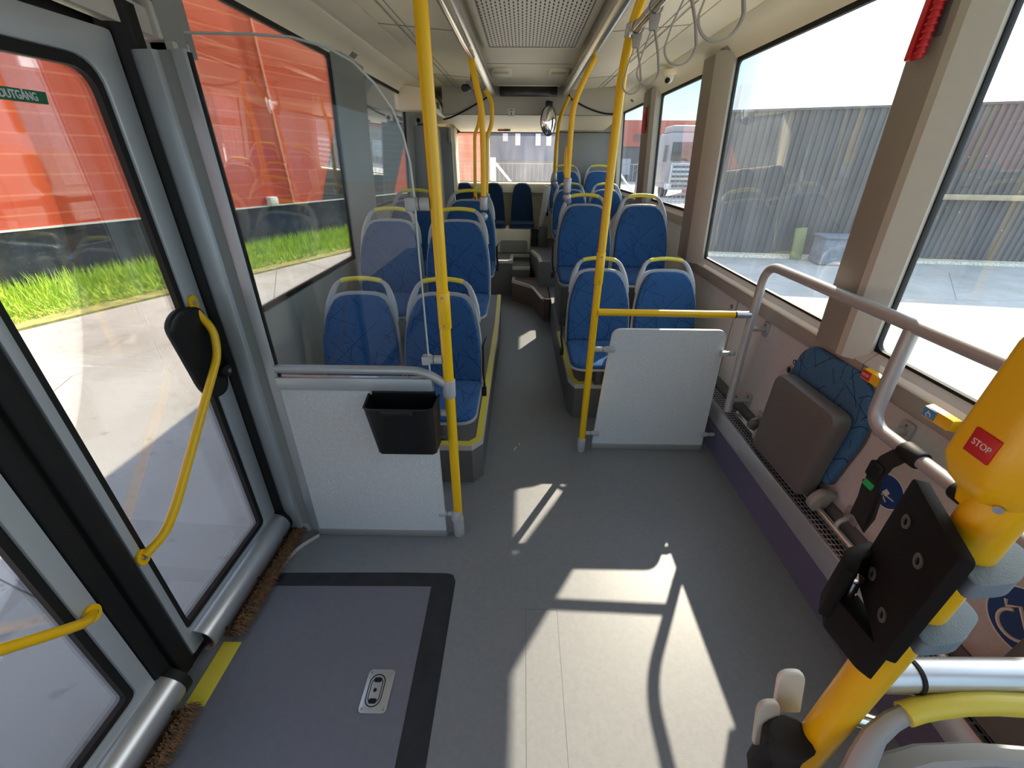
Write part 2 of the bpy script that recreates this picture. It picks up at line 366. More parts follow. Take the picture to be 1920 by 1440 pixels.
# ------------------------------------------------------------------ setting: shell of the bus
def build_shell():
    struct(MB().box((-1.16, Y0, -.06), (1.30, YR, 0)).build('floor', M['floor'], smooth=False))
    # right side wall (lower lining)
    w = MB(); w.box((1.27, Y0, .0), (1.31, 3.16, .86)); w.box((1.27, 3.16, .0), (1.31, YR, 1.12))
    o = struct(w.build('wall_right', M['wall'], smooth=False))
    # outer skin below the right windows and the window surrounds
    sk = MB(); sk.box((1.31, Y0, -.1), (1.335, YR, .93)); sk.build('outer_skin', M['grey'], o)
    for (ya, yb) in ((2.35, 2.354), (4.05, 4.054)):
        MB().box((1.2685, ya, .3), (1.27, yb, .86 if ya < 3 else 1.1)).build('panel_joint', M['greyD'], o)
    # ledges under the right windows
    def ledge(y0, y1, dz, name):
        fc = MB().prism([(1.252, .838+dz), (1.252, .905+dz), (1.30, .905+dz), (1.30, .838+dz)], lambda a, b, d: (a, d, b), y0, y1)
        o = struct(fc.build(name, M['ledge_d'], bevel=.004))
        MB().prism([(1.250, .905+dz), (1.254, .912+dz), (1.292, .953+dz), (1.31, .953+dz), (1.31, .905+dz)], lambda a, b, d: (a, d, b), y0, y1).build('ledge_top', M['ledge'], o)  # paler top paints the light falling on the slope
        return o
    ledge(Y0, 1.36, 0, 'trim_1'); ledge(1.364, 3.16, 0, 'trim_2'); ledge(3.16, 6.2, .262, 'trim_3')
    # pillars on the right: section in plan (x,y), lofted with the lean of the side
    def pillar(name, pts, z0, z1, edge_pts, m1, m2):
        mb = MB(); mb.loft([[(x-(z-.95)*.055, y, z) for x, y in pts] for z in (z0, z1)])
        o = struct(mb.build(name, m1, bevel=.006))
        e = MB(); e.loft([[(x-(z-.95)*.055, y, z) for x, y in edge_pts] for z in (z0, z1)]); e.build('pillar_edge', m2, o)
        return o
    z1 = 2.12
    pillar('trim_4', [(1.22, 1.47), (1.22, 1.60), (1.30, 1.625), (1.30, 1.47)], .90, z1, [(1.22, 1.47), (1.222, 1.44), (1.275, 1.385), (1.30, 1.385), (1.30, 1.47)], M['brownpillar'], M['lightpillar'])
    pillar('trim_5', [(1.215, 3.13), (1.215, 3.32), (1.30, 3.34), (1.30, 3.13)], .90, z1, [(1.215, 3.13), (1.222, 3.06), (1.272, 2.985), (1.30, 2.985), (1.30, 3.13)], M['brownpillar'], M['lightpillar'])
    pillar('trim_6', [(1.215, 4.53), (1.215, 4.80), (1.30, 4.82), (1.30, 4.53)], 1.17, z1, [(1.215, 4.53), (1.24, 4.47), (1.30, 4.45), (1.30, 4.53)], M['brownpillar'], M['lightpillar'])
    pillar('trim_7', [(1.215, 6.08), (1.215, 6.36), (1.30, 6.36), (1.30, 6.08)], 1.17, z1, [(1.215, 6.08), (1.24, 6.03), (1.30, 6.02), (1.30, 6.08)], M['greyM'], M['lightpillar'])
    for k, (a, b) in enumerate(((-.15, .05), (-1.75, -1.55), (-3.3, -3.1))):
        pillar('trim_%d' % (8+k), [(1.22, a), (1.22, b), (1.30, b), (1.30, a)], .90, z1, [(1.30, a), (1.22, a), (1.25, a-.03), (1.30, a-.04)], M['brownpillar'], M['lightpillar'])
    # windows: rubber frame + pane in the leaning plane
    nwin = [0]
    def window(y0, y1, z0, z1, side, gm, band=.012, top=.02, rad=.03):
        nwin[0] += 1
        X = xr if side > 0 else xl
        top = .052 if side > 0 else top
        fo = rrect(y0-.02, z0-.02, y1+.02, z1+.03, .01, 4); fi = rrect(y0, z0, y1, z1-top+.02, rad, 4)
        fn = lambda a, b, d: (X(b)+side*d, a, b)
        fr = struct(MB().frame(fo, fi, fn, 0.002, .02).build('window_%d' % nwin[0], M['black'], smooth=False))
        MB().prism(rrect(y0-.005, z0-.005, y1+.005, z1+.015, .02, 3), fn, .008, .012).build('pane', gm, fr, smooth=False)
        return fr
    window(-.0, 1.38, .958, 2.085, 1, M['glassW']); window(1.625, 2.975, .958, 2.085, 1, M['glassW'])
    window(3.34, 4.44, 1.222, 2.085, 1, M['glassW']); window(4.82, 6.02, 1.222, 2.085, 1, M['glassW'])
    window(-1.5, -.2, .958, 2.085, 1, M['glassW']); window(-3.05, -1.8, .958, 2.085, 1, M['glassW']); window(-4.55, -3.35, .958, 2.085, 1, M['glassW'])
    window(1.655, 2.945, .95, 2.06, -1, M['glassL']); window(3.49, 4.62, 1.222, 2.06, -1, M['glassL'])
    window(-4.5, -2.2, .95, 2.06, -1, M['glassL'])
    # left wall
    w = MB(); w.box((-1.20, 1.60, .0), (-1.17, 3.2, .93)); w.box((-1.20, 3.2, .0), (-1.17, 4.75, 1.2)); w.box((-1.20, 4.75, .2), (-1.17, YR, 2.1))
    w.box((-1.20, Y0, 0), (-1.17, -2.1, .93))
    wl = struct(w.build('wall_left', M['greyM'], smooth=False))
    def lp(name, y0, y1, z0, par=True):
        mb = MB(); mb.loft([[(x+(z-.95)*.055, y, z) for x, y in ((-1.20, y0), (-1.17, y0), (-1.145, y0+.09), (-1.145, y0+.24), (-1.165, y1), (-1.20, y1))] for z in (z0, 2.1)])
        return struct(mb.build(name, M['greyM'], bevel=.004))
    lp('trim_11', 2.955, 3.48, .9); lp('trim_12', 4.63, 4.76, 1.18)
    # ceiling: centre panel, coves and side covers
    ce = struct(MB().box((-.33, Y0, 2.195), (.42, 5.02, 2.23)).build('ceiling', M['ceil2'], smooth=False))
    def cover(sgn, xc=.045):
        P = [(1.17, 2.07), (1.155, 2.10), (1.10, 2.145), (1.03, 2.172), (1.025, 2.18), (1.005, 2.185), (1.0, 2.18), (.90, 2.197), (.86, 2.199), (.858, 2.205), (.85, 2.200), (.37, 2.165), (.36, 2.20), (.36, 2.26), (.9, 2.25), (1.22, 2.16), (1.25, 2.10)]
        yc = 6.2
        P = [(xc+sgn*p[0], p[1]) for p in P]
        n = len(P); mb = MB(); mb.loft([[(p[0], y, p[1]) for p in P] for y in (Y0, yc)])
        return mb.build('side_cover', M['ceil'], ce, smooth=True)
    cover(-1); cover(1)
    for x in (-.315, .405):
        MB().tube([(x, Y0, 2.135), (x, 5.0, 2.135)], .038, 20).build('ceiling_profile', M['silver'], ce)
    jm = MB(); jm.box((-.29, 3.62+.31, 2.1935), (.37, 3.62+.314, 2.195)); jm.build('panel_joint', M['greyD'], ce)
    for sg in (-1, 1):
        j = MB()
        for yy in (.9, 2.9, 4.4):
            j.obox((.045+sg*.61, yy, 2.181), (.48, .004, .003), ((1, 0, sg*.073), (0, 1, 0), (-sg*.073, 0, 1)))
        for xx in (.70, .74):
            j.obox((.045+sg*xx, 2.5, 2.1885), (.003, 7, .003), ((1, 0, sg*.073), (0, 1, 0), (-sg*.073, 0, 1)))
        j.build('panel_joint', M['ledge_d'], ce)
    # roof outer skin
    MB().sheet([[(-1.205, y, 2.10), (-1.20, y, 2.17), (-1.0, y, 2.29), (.05, y, 2.34), (1.1, y, 2.29), (1.30, y, 2.17), (1.31, y, 2.12)] for y in (Y0, YR)]).build('roof_skin', M['grey'], ce, smooth=True)
    # rear bulkhead and rear wall
    W = MB(); W.prism([(5.05, 1.957), (5.05, 2.20), (6.33, 2.20), (6.33, 1.872)], lambda a, c, d: (d, a, c), -.84, 1.02)
    o = struct(W.build('trim_17', M['bulk'], bevel=.012))
    W = MB(); W.prism([(5.056, 1.953), (5.075, 1.958), (6.33, 1.874), (6.33, 1.868)], lambda a, c, d: (d, a, c), -.835, 1.015); W.build('underside', M['cream'], o, smooth=False)
    wr = struct(MB().box((-1.2, YR+.05, 0), (1.3, YR+.06, 1.25)).build('wall_rear', M['cream'], smooth=False))
    b = MB()
    b.box((-1.2, YR, 0), (-.90, YR+.05, 2.2)); b.box((.55, YR, 0), (1.3, YR+.05, 2.2)); b.box((-.90, YR, 0), (.55, YR+.05, 1.275)); b.box((-.90, YR, 1.87), (.55, YR+.05, 2.2))
    b.build('rear_lining', M['cream'], wr, smooth=False)
    
    b = MB(); b.prism([(6.22, 1.275), (6.35, 1.275), (6.35, 1.15), (6.19, 1.15), (6.19, 1.255)], lambda a, bb, d: (d, a, bb), -.95, .60); b.build('rear_sill', M['cream'], wr, bevel=.01)
    b = MB(); b.box((-1.0, 6.12, 1.15), (-.88, YR, 1.98)); b.build('window_reveal', M['cream'], wr, bevel=.02)
    nwin[0] += 1
    fr = struct(MB().frame(rrect(-.92, 1.26, .57, 1.885, .02), rrect(-.885, 1.285, .54, 1.855, .03), XZ, YR-.01, YR+.01).build('window_%d' % nwin[0], M['greyD'], smooth=False))
    MB().box((-.9, YR+.0, 1.27), (.55, YR+.004, 1.87)).build('pane', M['glassB'], fr, smooth=False)
    # front end (behind the camera)
    b = MB(); b.box((-1.2, Y0-.05, -.06), (1.3, Y0, .9)); b.box((-1.2, Y0-.05, 2.0), (1.3, Y0, 2.25))
    b.box((-1.2, Y0-.05, .9), (-1.1, Y0, 2.0)); b.box((1.2, Y0-.05, .9), (1.3, Y0, 2.0)); struct(b.build('wall_front', M['grey'], smooth=False))
build_shell()

# grey tower on the rear right, rear left tower and door column
t = thing('equipment_tower', 'tall grey equipment tower behind the rearmost right seats', 'cabinet', (.87, 6.27, .53))
MB().box((.455, 6.16, .53), (1.262, 6.345, 1.86)).build('body', M['greyM'], t, bevel=.01)
MB().box((.44, 6.15, 1.865), (1.262, 6.345, 2.0)).build('upper_panel', M['brownpillar'], t, bevel=.004)
t = thing('engine_cover', 'tall grey ribbed cover at the rear left beside the back window', 'cabinet', (-.95, 6.0, .44))
b = MB(); b.box((-1.165, 5.62, .44), (-.865, 5.735, 1.88)); b.build('body', M['greyM'], t, bevel=.02)
b = MB(); b.box((-.865, 5.63, .6), (-.853, 5.66, 1.86)); b.box((-.885, 5.60, 1.72), (-.85, 5.65, 1.84)); b.box((-1.0, 5.605, .6), (-.98, 5.62, 1.85)); b.build('hinge', M['grey'], t, bevel=.003)
t = thing('rear_door_column', 'dark grey rounded column at the rear exit with linkage on top', 'column', (-1.0, 4.84, .0))
b = MB(); b.loft([[(x, y, z) for x, y in rpoly([(-1.165, 4.78), (-.86, 4.78), (-.86, 4.90), (-1.165, 4.90)], .04)] for z in (0, 1.84)]); b.build('column', M['greyM'], t)
b = MB(); b.cyl((-.99, 4.84, 1.84), (-.99, 4.84, 1.92), .02); b.box((-1.06, 4.80, 1.84), (-.92, 4.88, 1.86)); b.ball((-1.05, 4.82, 1.885), .02); b.ball((-.93, 4.82, 1.885), .02); b.build('linkage', M['blackp'], t)
t = thing('door_drive_cover', 'cream box cover over the rear door drive under the ceiling', 'cover', (-1.0, 5.2, 1.9))
b = MB(); b.prism(rpoly([(-1.16, 1.94), (-.86, 1.94), (-.84, 2.0), (-.90, 2.10), (-1.16, 2.14)], .02, 3), XZ, 4.45, 6.1); b.build('box', M['cream'], t)
b = MB(); b.box((-.842, 4.75, 1.98), (-.838, 4.86, 2.03)); b.build('green_sticker', M['signgreen'], t)

# ------------------------------------------------------------------ floor details
b = MB(); b.frame([(-1.04, .0), (-.262, .0), (-.262, .0), (-.262, 1.10), (-.275, 1.128), (-.30, 1.137), (-.5, 1.137), (-1.04, 1.125)],
                  [(-1.04, .0), (-.345, .0), (-.345, .0), (-.358, 1.05), (-.358, 1.072), (-.36, 1.074), (-.5, 1.074), (-1.04, 1.065)], XY, 0.0, .0015)
t = thing('ramp_hatch', 'grey floor ramp hatch edged with black tape by the door', 'hatch', (-.68, .55, 0))
b.build('tape_border', M['tape'], t, smooth=False)
MB().box((-1.04, 0, 0), (-.35, 1.07, .001)).build('hatch_plate', M['ramp'], t, smooth=False)
hp = MB(); hp.prism(rrect(-.507, .629, -.417, .757, .014), XY, .001, .0045); hp = hp.build('handle_plate', M['alu'], t, bevel=.0008)
b = MB(); o_ = rrect(-.495, .645, -.442, .742, .026, 8); b.frame(o_, inset(o_, .003), XY, .0045, .0052); o_ = rrect(-.488, .655, -.449, .732, .0195, 8); b.frame(o_, inset(o_, .0025), XY, .0045, .0052); b.build('groove', M['blackp'], hp)
for (x, y) in ((-.497, .64), (-.427, .64), (-.497, .747), (-.427, .747)): MB().cyl((x, y, .0045), (x, y, .0053), .004).build('screw', M['greyM'], hp)
b = MB(); b.prism(rrect(-.482, .717, -.456, .732, .006), XY, .0045, .0051); b.prism(rrect(-.482, .655, -.456, .670, .006), XY, .0045, .0051); b.cyl((-.47, .694, .0045), (-.47, .694, .0052), .006); b.build('finger_recess', M['blackp'], hp)
t = thing('floor_cover', 'thin seam outline of an access cover in the middle of the floor', 'cover', (.09, .6, 0))
b = MB(); o_ = rrect(.03, .1, .155, .985, .004); b.frame(o_, inset(o_, .0015), XY, 0, .0006); b.build('seam', M['greyD'], t)
b = MB(); b.prism(rrect(.032, .102, .153, .983, .004), XY, 0, .0004); b.build('plate', M['floor'], t)
for k, (x0, y0, x1, y1) in enumerate(((-.02, 2.02, -.035, 1.985), (-.005, 2.02+.02, -.002, 2.035+.02))):
    o = MB().tube([(x0, y0, .002), ((x0+x1)/2, (y0+y1)/2, .004), (x1, y1, .002)], .002, 6).build('paper_scrap', M['white'])
    tag(o, 'tiny white scrap lying on the aisle floor, %s' % ('the longer streak' if k == 0 else 'the smaller fleck further back'), 'litter')
o = MB(); o.box((-1.07, .64, 0), (-1.005, .84, .002)); tag(o.build('warning_strip', M['yellow2'], smooth=False), 'short yellow painted strip on the floor between the door brushes', 'floor marking')

# podiums under the seats
def podium(name, label, poly, h, nose_idx, m=M['podium'], nose=True, riser=None, z0=0.0, nm=None):
    cx = sum(p[0] for p in poly)/len(poly); cy = sum(p[1] for p in poly)/len(poly)
    t = thing(name, label, 'platform', (cx, cy, z0))
    MB().prism(poly, XY, z0, h-.004).build('riser', riser or m, t, smooth=False)
    MB().prism(poly, XY, h-.004, h).build('deck', m, t, smooth=False)
    pts = [Vector((*poly[i], 0)) for i in nose_idx]
    if nose:
        yl = MB(); al = MB()
        ctr = Vector((cx, cy, 0))
        def off(d):
            o = []
            for i, p in enumerate(pts):
                ns = []
                for a, b2 in ((i-1, i), (i, i+1)):
                    if a >= 0 and b2 < len(pts):
                        e = (pts[b2]-pts[a]).normalized(); n = Vector((-e.y, e.x, 0))
                        if n.dot(ctr-(pts[a]+pts[b2])/2) < 0: n = -n
                        ns.append(n)
                if len(ns) == 1: o.append(p+ns[0]*d)
                else:
                    n = (ns[0]+ns[1]).normalized(); o.append(p+n*d/max(.4, n.dot(ns[0])))
            return o
        A, B_ = off(.0), off(.035); Z_, Dn = off(-.004), off(-.004)
        for i in range(len(pts)-1):
            yl.add([(A[i].x, A[i].y, h+.0005), (A[i+1].x, A[i+1].y, h+.0005), (B_[i+1].x, B_[i+1].y, h+.0005), (B_[i].x, B_[i].y, h+.0005),
                    (A[i].x, A[i].y, h+.003), (A[i+1].x, A[i+1].y, h+.003), (B_[i+1].x, B_[i+1].y, h+.003), (B_[i].x, B_[i].y, h+.003)],
                   [(0,3,2,1),(4,5,6,7),(0,1,5,4),(1,2,6,5),(2,3,7,6),(3,0,4,7)])
            al.add([(A[i].x, A[i].y, h-.03), (A[i+1].x, A[i+1].y, h-.03), (Z_[i+1].x, Z_[i+1].y, h-.03), (Z_[i].x, Z_[i].y, h-.03),
                    (A[i].x, A[i].y, h+.003), (A[i+1].x, A[i+1].y, h+.003), (Z_[i+1].x, Z_[i+1].y, h+.003), (Z_[i].x, Z_[i].y, h+.003)],
                   [(0,3,2,1),(4,5,6,7),(0,1,5,4),(1,2,6,5),(2,3,7,6),(3,0,4,7)])
        yl.build('nosing', nm or M['yellow2'], t, smooth=False); al.build('edge_profile', M['ledge'], t, smooth=False)
    return t
podium('seat_platform', 'grey seat platform with yellow nosing along the left of the aisle', [(-1.168, 1.70), (-.25, 1.70), (-.20, 1.76), (-.205, 3.5), (-.23, 4.4), (-1.168, 4.4)], .25, (0, 1, 2, 3, 4))
podium('seat_platform', 'grey seat platform with yellow nosing along the right of the aisle', [(1.268, 2.36), (.36, 2.36), (.325, 2.45), (.31, 3.3), (.31, 4.74), (1.268, 4.74)], .26, (0, 1, 2, 3))
podium('aisle_step', 'lower dark red step with pale nosing at the rear of the aisle', [(.24, 4.26), (.13, 4.75), (-.12, 5.02), (-.12, 5.18), (.3, 5.18), (.3, 4.26)], .25, (0, 1, 2, 3), riser=M['step_red'], m=M['step_red'], nm=M['ledge'])
podium('aisle_step', 'middle grey landing step below the rear bench', [(-.12, 5.18), (.10, 5.18), (.10, 5.6), (-.12, 5.6)], .37, (0, 1), nm=M['ledge'])
podium('rear_platform', 'raised floor in front of the rear bench with a pale nosing', [(-1.165, 5.22), (-.12, 5.22), (-.12, 5.6), (.10, 5.6), (.10, 6.34), (-1.165, 6.34)], .44, (0, 1, 2, 3), nm=M['ledge'])
podium('seat_platform', 'high platform at the rear right under the last two seat rows', [(1.268, 4.76), (.20, 4.76), (.185, 5.1), (.11, 5.45), (.105, 6.34), (1.268, 6.34)], .53, (1, 2, 3), nm=M['ledge'])

t = thing('added_fairing_box', 'dark grey box added to block sun under the seats facing back, on the right platform', 'box', (.8, 3.8, .26))
MB().box((.335, 3.45, .26), (1.262, 4.12, .60)).build('body', M['podium'], t, bevel=.01)  # fairing added to stop sun passing under the seats onto the aisle
# rear bench base
t = thing('rear_bench_base', 'cream box under the back row seats with a recessed panel', 'bench base', (-.4, 6.0, .44))
MB().box((-.855, 5.74, .442), (.11, 6.18, .74)).build('box', M['cream'], t, bevel=.012)
MB().prism(rrect(-.30, .455, .07, .60, .03), XZ, 5.733, 5.74).build('recess_panel', M['ledge_d'], t)
t = thing('waste_bin', 'tall black bin standing right of the back row seats', 'bin', (.17, 5.77, .53))
b = MB(); o_ = rrect(.125, 5.72, .205, 5.82, .01, 3); b.loft([[(x, y, z) for x, y in o_] for z in (.53, .72)]); b.build('body', M['blackp'], t)
b = MB(); b.frame(rrect(.118, 5.713, .212, 5.827, .01, 3), rrect(.13, 5.725, .20, 5.815, .01, 3), XY, .72, .735); b.build('rim', M['blackp'], t)
t = thing('storage_box', 'dark grey box with cream upright panel beside the black bin', 'box', (.27, 5.75, .53))
MB().box((.215, 5.68, .53), (.33, 5.80, .775)).build('box', M['greyD'], t, bevel=.005)
b = MB(); b.add([(.215, 5.74, .775), (.275, 5.74, .775), (.355, 5.74, 1.25), (.27, 5.74, 1.27), (.215, 5.80, .775), (.275, 5.80, .775), (.355, 5.80, 1.25), (.27, 5.80, 1.27)], [(0,3,2,1),(4,5,6,7),(0,1,5,4),(1,2,6,5),(2,3,7,6),(3,0,4,7)]); b.build('upright_panel', M['ledge'], t, bevel=.008)

# ------------------------------------------------------------------ seats
def back_fn(u, h, d, W=None):
    """u across, h up the backrest, d out towards the sitter"""
    y = .38 + h*.285 - .05*math.sin(min(1, h/.5)*math.pi)*.4; z = .06 + h*.93
    cur = .03*(abs(u)/.2)**2
    return (u, y - cur*.6 - d*.96, z + d*.27)
PAD = [(0, .457), (.06, .456), (.10, .450), (.128, .433), (.150, .400), (.170, .35), (.185, .29), (.195, .22), (.199, .12), (.198, .0)]
OUT = [(0, .477), (.07, .475), (.12, .465), (.145, .450), (.165, .425), (.178, .39), (.188, .345), (.198, .285), (.206, .215), (.210, .12), (.210, -.02)]
def mirror(p): return p + [(-a, b) for a, b in reversed(p) if a > 0]
def arc_pts():
    half = [(.190, .325), (.181, .37), (.171, .41), (.160, .445), (.149, .476), (.137, .502), (.120, .520), (.100, .531)]
    right = [(a, b) for a, b in half]; top = [(.07, .537), (.035, .541), (0, .542), (-.035, .541), (-.07, .537)]
    return right, top, [(-a, b) for a, b in reversed(half)]
SEATM = {}
def make_seat(label, ped, fabm='fab', group='blue seats beside the aisle', name='bus_seat'):
    """origin at the foot of the pedestal, cushion front at y=0"""
    t = thing(name, label, 'seat', (0, 0, 0), group)
    up_ = (0, 0, ped)
    def part(nm, mb, m, bevel=0, par=t):
        key = (nm, fabm)
        if key in SEATM:
            o = bpy.data.objects.new(nm, SEATM[key]); COL.objects.link(o)
        else:
            o = mb().build(nm, m, None, bevel=bevel, loc=(0, 0, 0)); SEATM[key] = o.data
        o.location = up_ if par is t else (0, 0, 0); o.parent = par
        return o
    def shell():
        mb = MB(); P = mirror(OUT)
        mb.loft([[back_fn(a, h, d) for a, h in Q] for Q, d in ((inset(P, .012), -.034), (P, -.022), (P, -.004), (inset(P, .004), 0.0))])
        return mb
    bs = part('backrest_shell', shell, M['shell'])
    def arch():
        mb = MB(); a, b_, c = arc_pts(); pr = [(math.cos(q)*1.0, math.sin(q)*.75) for q in [2*math.pi*i/12 for i in range(12)]]
        pts = a+b_+c; rr = [.010, .017, .0205, .020, .0175, .015, .0135, .0125]+[.012]*5+[.0125, .0135, .015, .0175, .020, .0205, .017, .010]
        mb.tube([back_fn(u, h, -.016) for u, h in pts], [q*.9 for q in rr], prof=pr); return mb
    h_ = part('handle', arch, M['shell'])
    def grip():
        mb = MB(); pts = [(.105, .5295), (.09, .534)]+arc_pts()[1]+[(-.09, .534), (-.105, .5295)]
        mb.tube([back_fn(u, h, -.016) for u, h in pts], .0128, seg=12); return mb
    part('grip', grip, M['yellow2'], par=h_)
    def pad():
        mb = MB(); cushion(mb, mirror(PAD), lambda a, h, d: back_fn(a, h, d*(1+.5*(1-min(1, h/.4))*0)+0), .034, .012); return mb
    part('backrest_cushion', pad, M[fabm])
    base = rpoly([(-.205, .40), (-.205, .0), (.205, .0), (.205, .40)], [.02, .09, .09, .02], 6)
    def sshell():
        mb = MB(); fn = lambda a, b_, d: (a, b_, d + .05*(b_/.4)*.3)
        mb.loft([[fn(x, y, z) for x, y in Q] for Q, z in ((inset(base, .03), -.012), (base, .006), (base, .018))]); return mb
    part('seat_shell', sshell, M['shell'])
    def spad():
        mb = MB(); fn = lambda a, b_, d: (a, b_, .018 + d*(1+.0) + .015*(b_/.4) - .012*math.exp(-((b_)/.06)**2)*(d/.03))
        cushion(mb, inset(base, .006), fn, .036, .012); return mb
    part('seat_cushion', spad, M[fabm])
    pm = MB(); pm.box((-.03, .14, 0), (.03, .30, .012)); pm.box((-.018, .16, .0), (.018, .28, ped-.012)); pm.box((-.15, .12, ped-.03), (.15, .30, ped-.012))
    o = pm.build('pedestal', M['greyD'], None, bevel=.004, loc=(0, 0, 0)); o.parent = t; o.location = (0, 0, 0)
    return t
RAKE = {}
seat_rows = [
 # label, x, y(front lip), z(lip bottom), pedestal
 ('blue seat right of the left front pair, just behind the black bin', -.415, 1.605, .435, .18),
 ('blue window seat of the left front pair, seen through the glass screen', -.85, 1.605, .435, .18),
 ('blue aisle seat in the second left row, right behind the yellow pole', -.415, 2.30, .71, .455),
 ('blue window seat in the second left row, behind the glass screen edge', -.85, 2.30, .71, .455),
 ('blue aisle seat in the third left row with a grey pole joint at its grip', -.415, 3.0, .775, .52),
 ('blue window seat in the third left row, mostly behind the yellow pole', -.85, 3.0, .775, .52),
 ('blue aisle seat of the right front pair, crossed by the yellow pole', .505, 2.20, .43, .165),
 ('blue window seat of the right front pair, above the speckled partition', .94, 2.20, .43, .165),
 ('blue aisle seat in the second right row, left of the yellow pole', .47, 2.87, .76, .495),
 ('blue window seat in the second right row, beside the wide window pillar', .90, 2.87, .76, .495),
 ('blue aisle seat in the third right row on the raised platform', .56, 4.90, .745, .21),
 ('blue window seat in the third right row, under the rear side window', .99, 4.90, .745, .21),
 ('blue aisle seat in the last right row before the grey tower', .555, 5.50, .93, .395),
 ('blue window seat in the last right row before the grey tower', .985, 5.50, .93, .395)]
for lab, x, y, z, ped in seat_rows:
    s_ = make_seat(lab, ped); s_.location = (x, y, z-ped)
for lab, x in (('blue aisle seat facing the back, behind the second right row', .49), ('blue window seat facing the back, behind the second right row', .92)):
    s_ = make_seat(lab, .05); s_.location = (x, 4.16, .602); s_.rotation_euler = (0, 0, math.pi)
# belts on the aisle side of the front right, rear right and third left seats
def belt(label, x, y, z, L=.26):
    t = thing('seat_belt', label, 'seat belt', (x, y, z))
    MB().tube([(x, y+.12, z+L), (x-.012, y+.07, z+L*.9), (x-.012, y+.03, z+.08), (x, y, z)], 1, prof=[(-.012, -.0015), (.012, -.0015), (.012, .0015), (-.012, .0015)], upv=(0, 1, 0)).build('webbing', M['web'], t)
    b = MB(); b.box((x-.02, y-.015, z-.03), (x+.005, y+.02, z+.015)); b.build('buckle', M['blackp'], t, bevel=.004)
belt('black belt hanging at the aisle side of the right front seat', .278, 2.50, .44)
belt('black belt at the aisle side of the second right row seat', .245, 3.18, .78)
belt('black belt at the aisle side of the third left row seat', -.19, 3.30, .80, .16)
belt('black belt at the aisle side of the left front seat', -.19, 1.93, .45)
belt('black belt at the aisle side of the last right row seat', .33, 5.80, .93)

def make_rear_seat(label, x, y, z):
    t = thing('bench_seat', label, 'seat', (x, y, z), 'narrow navy seats of the back row')
    pad = [(0, .50), (.05, .497), (.09, .475), (.112, .43), (.125, .36), (.14, .22), (.152, .06), (.155, .0)]
    def fn(u, h, d): return (x+u, y+.36+h*.16-.03*(abs(u)/.15)**2-d, z+.035+h*.98)
    b = MB(); b.loft([[fn(a, h, d) for a, h in Q] for Q, d in ((inset(mirror(pad), -.006), -.02), (inset(mirror(pad), -.006), .004))]); b.build('backrest_shell', M['greyD'], t)
    b = MB(); cushion(b, mirror(pad), fn, .035, .012); b.build('backrest_cushion', M['fabn'], t)
    base = rpoly([(x-.165, y+.36), (x-.17, y), (x+.17, y), (x+.165, y+.36)], [.01, .06, .06, .01], 5)
    b = MB(); b.loft([[(p[0], p[1], q) for p in base] for q in (z-.0, z+.01)]); b.build('seat_shell', M['greyD'], t)
    b = MB(); cushion(b, inset(base, .004), lambda a, c, d: (a, c, z+.01+d), .05, .012); b.build('seat_cushion', M['fabn'], t)
for lab, x in (('navy back row seat standing alone, right of the yellow pole', -.01), ('navy back row seat in the middle, partly behind the yellow pole', -.40), ('navy back row seat at the left, partly behind the third row seat', -.80)):
    make_rear_seat(lab, x, 5.76, .745)

# ------------------------------------------------------------------ left partition, screen, bin and pole
t = thing('partition_panel', 'speckled grey partition panel with the black bin, left of the aisle', 'partition', (-.64, 1.34, 0))
b = MB(); b.add([(-.935, 1.335, .035), (-.337, 1.335, .035), (-.331, 1.335, .79), (-.914, 1.335, .79), (-.935, 1.353, .035), (-.337, 1.353, .035), (-.331, 1.353, .79), (-.914, 1.353, .79)], [(0,3,2,1),(4,5,6,7),(0,1,5,4),(1,2,6,5),(2,3,7,6),(3,0,4,7)])
b.build('panel', M['lam'], t)
MB().box((-.915, 1.328, .782), (-.329, 1.358, .835)).build('top_rail', M['door'], t, bevel=.004)
b = MB(); b.box((-.937, 1.330, 0), (-.335, 1.358, .036)); b.build('bottom_rail', M['greyM'], t, bevel=.003)
gp = fillet([(-.905, 1.338, .868), (-.36, 1.338, .868), (-.272, 1.345, .80)], .07)
t = thing('grab_rail', 'grey tube rail along the top of the left partition', 'rail', (-.6, 1.338, .83))
MB().tube(gp, .0165, 14).build('tube', M['coat'], t)
MB().cyl((-.272, 1.35, .752), (-.270, 1.35, .825), .0245).build('collar', M['grey'], t, bevel=.003)
t = thing('glass_screen', 'clear glass draught screen with a curved corner above the left partition', 'glass screen', (-.62, 1.343, .835))
pl = [(-.905, .836), (-.336, .836), (-.334, 1.0), (-.330, 1.30), (-.326, 1.46), (-.328, 1.54), (-.340, 1.61), (-.362, 1.669), (-.403, 1.728), (-.452, 1.773), (-.513, 1.802), (-.60, 1.822), (-.70, 1.828), (-.875, 1.83)]
MB().prism(pl, XZ, 1.340, 1.346).build('pane', M['glassS'], t, smooth=False)
b = MB(); b.tube([(p[0], 1.343, p[1]) for p in pl[1:]], .0032, 6); b.build('pane_edge', mat('glass_edge', (.55, .62, .58), .2), t)
b = MB()
for k, w in enumerate((.05, .06, .058, .03, .045)): b.box((-.40-w/2, 1.3385, .878-k*.006), (-.40+w/2, 1.3388, .881-k*.006))
b.build('etched_lines', M['white'], t, smooth=False)
t = thing('waste_bin', 'black plastic bin hanging on the left partition', 'bin', (-.44, 1.28, .54))
top = [(-.575, 1.333), (-.562, 1.235), (-.54, 1.222), (-.335, 1.222), (-.312, 1.235), (-.308, 1.333)]
bot = [(-.555, 1.333), (-.548, 1.262), (-.532, 1.25), (-.335, 1.25), (-.322, 1.262), (-.318, 1.333)]
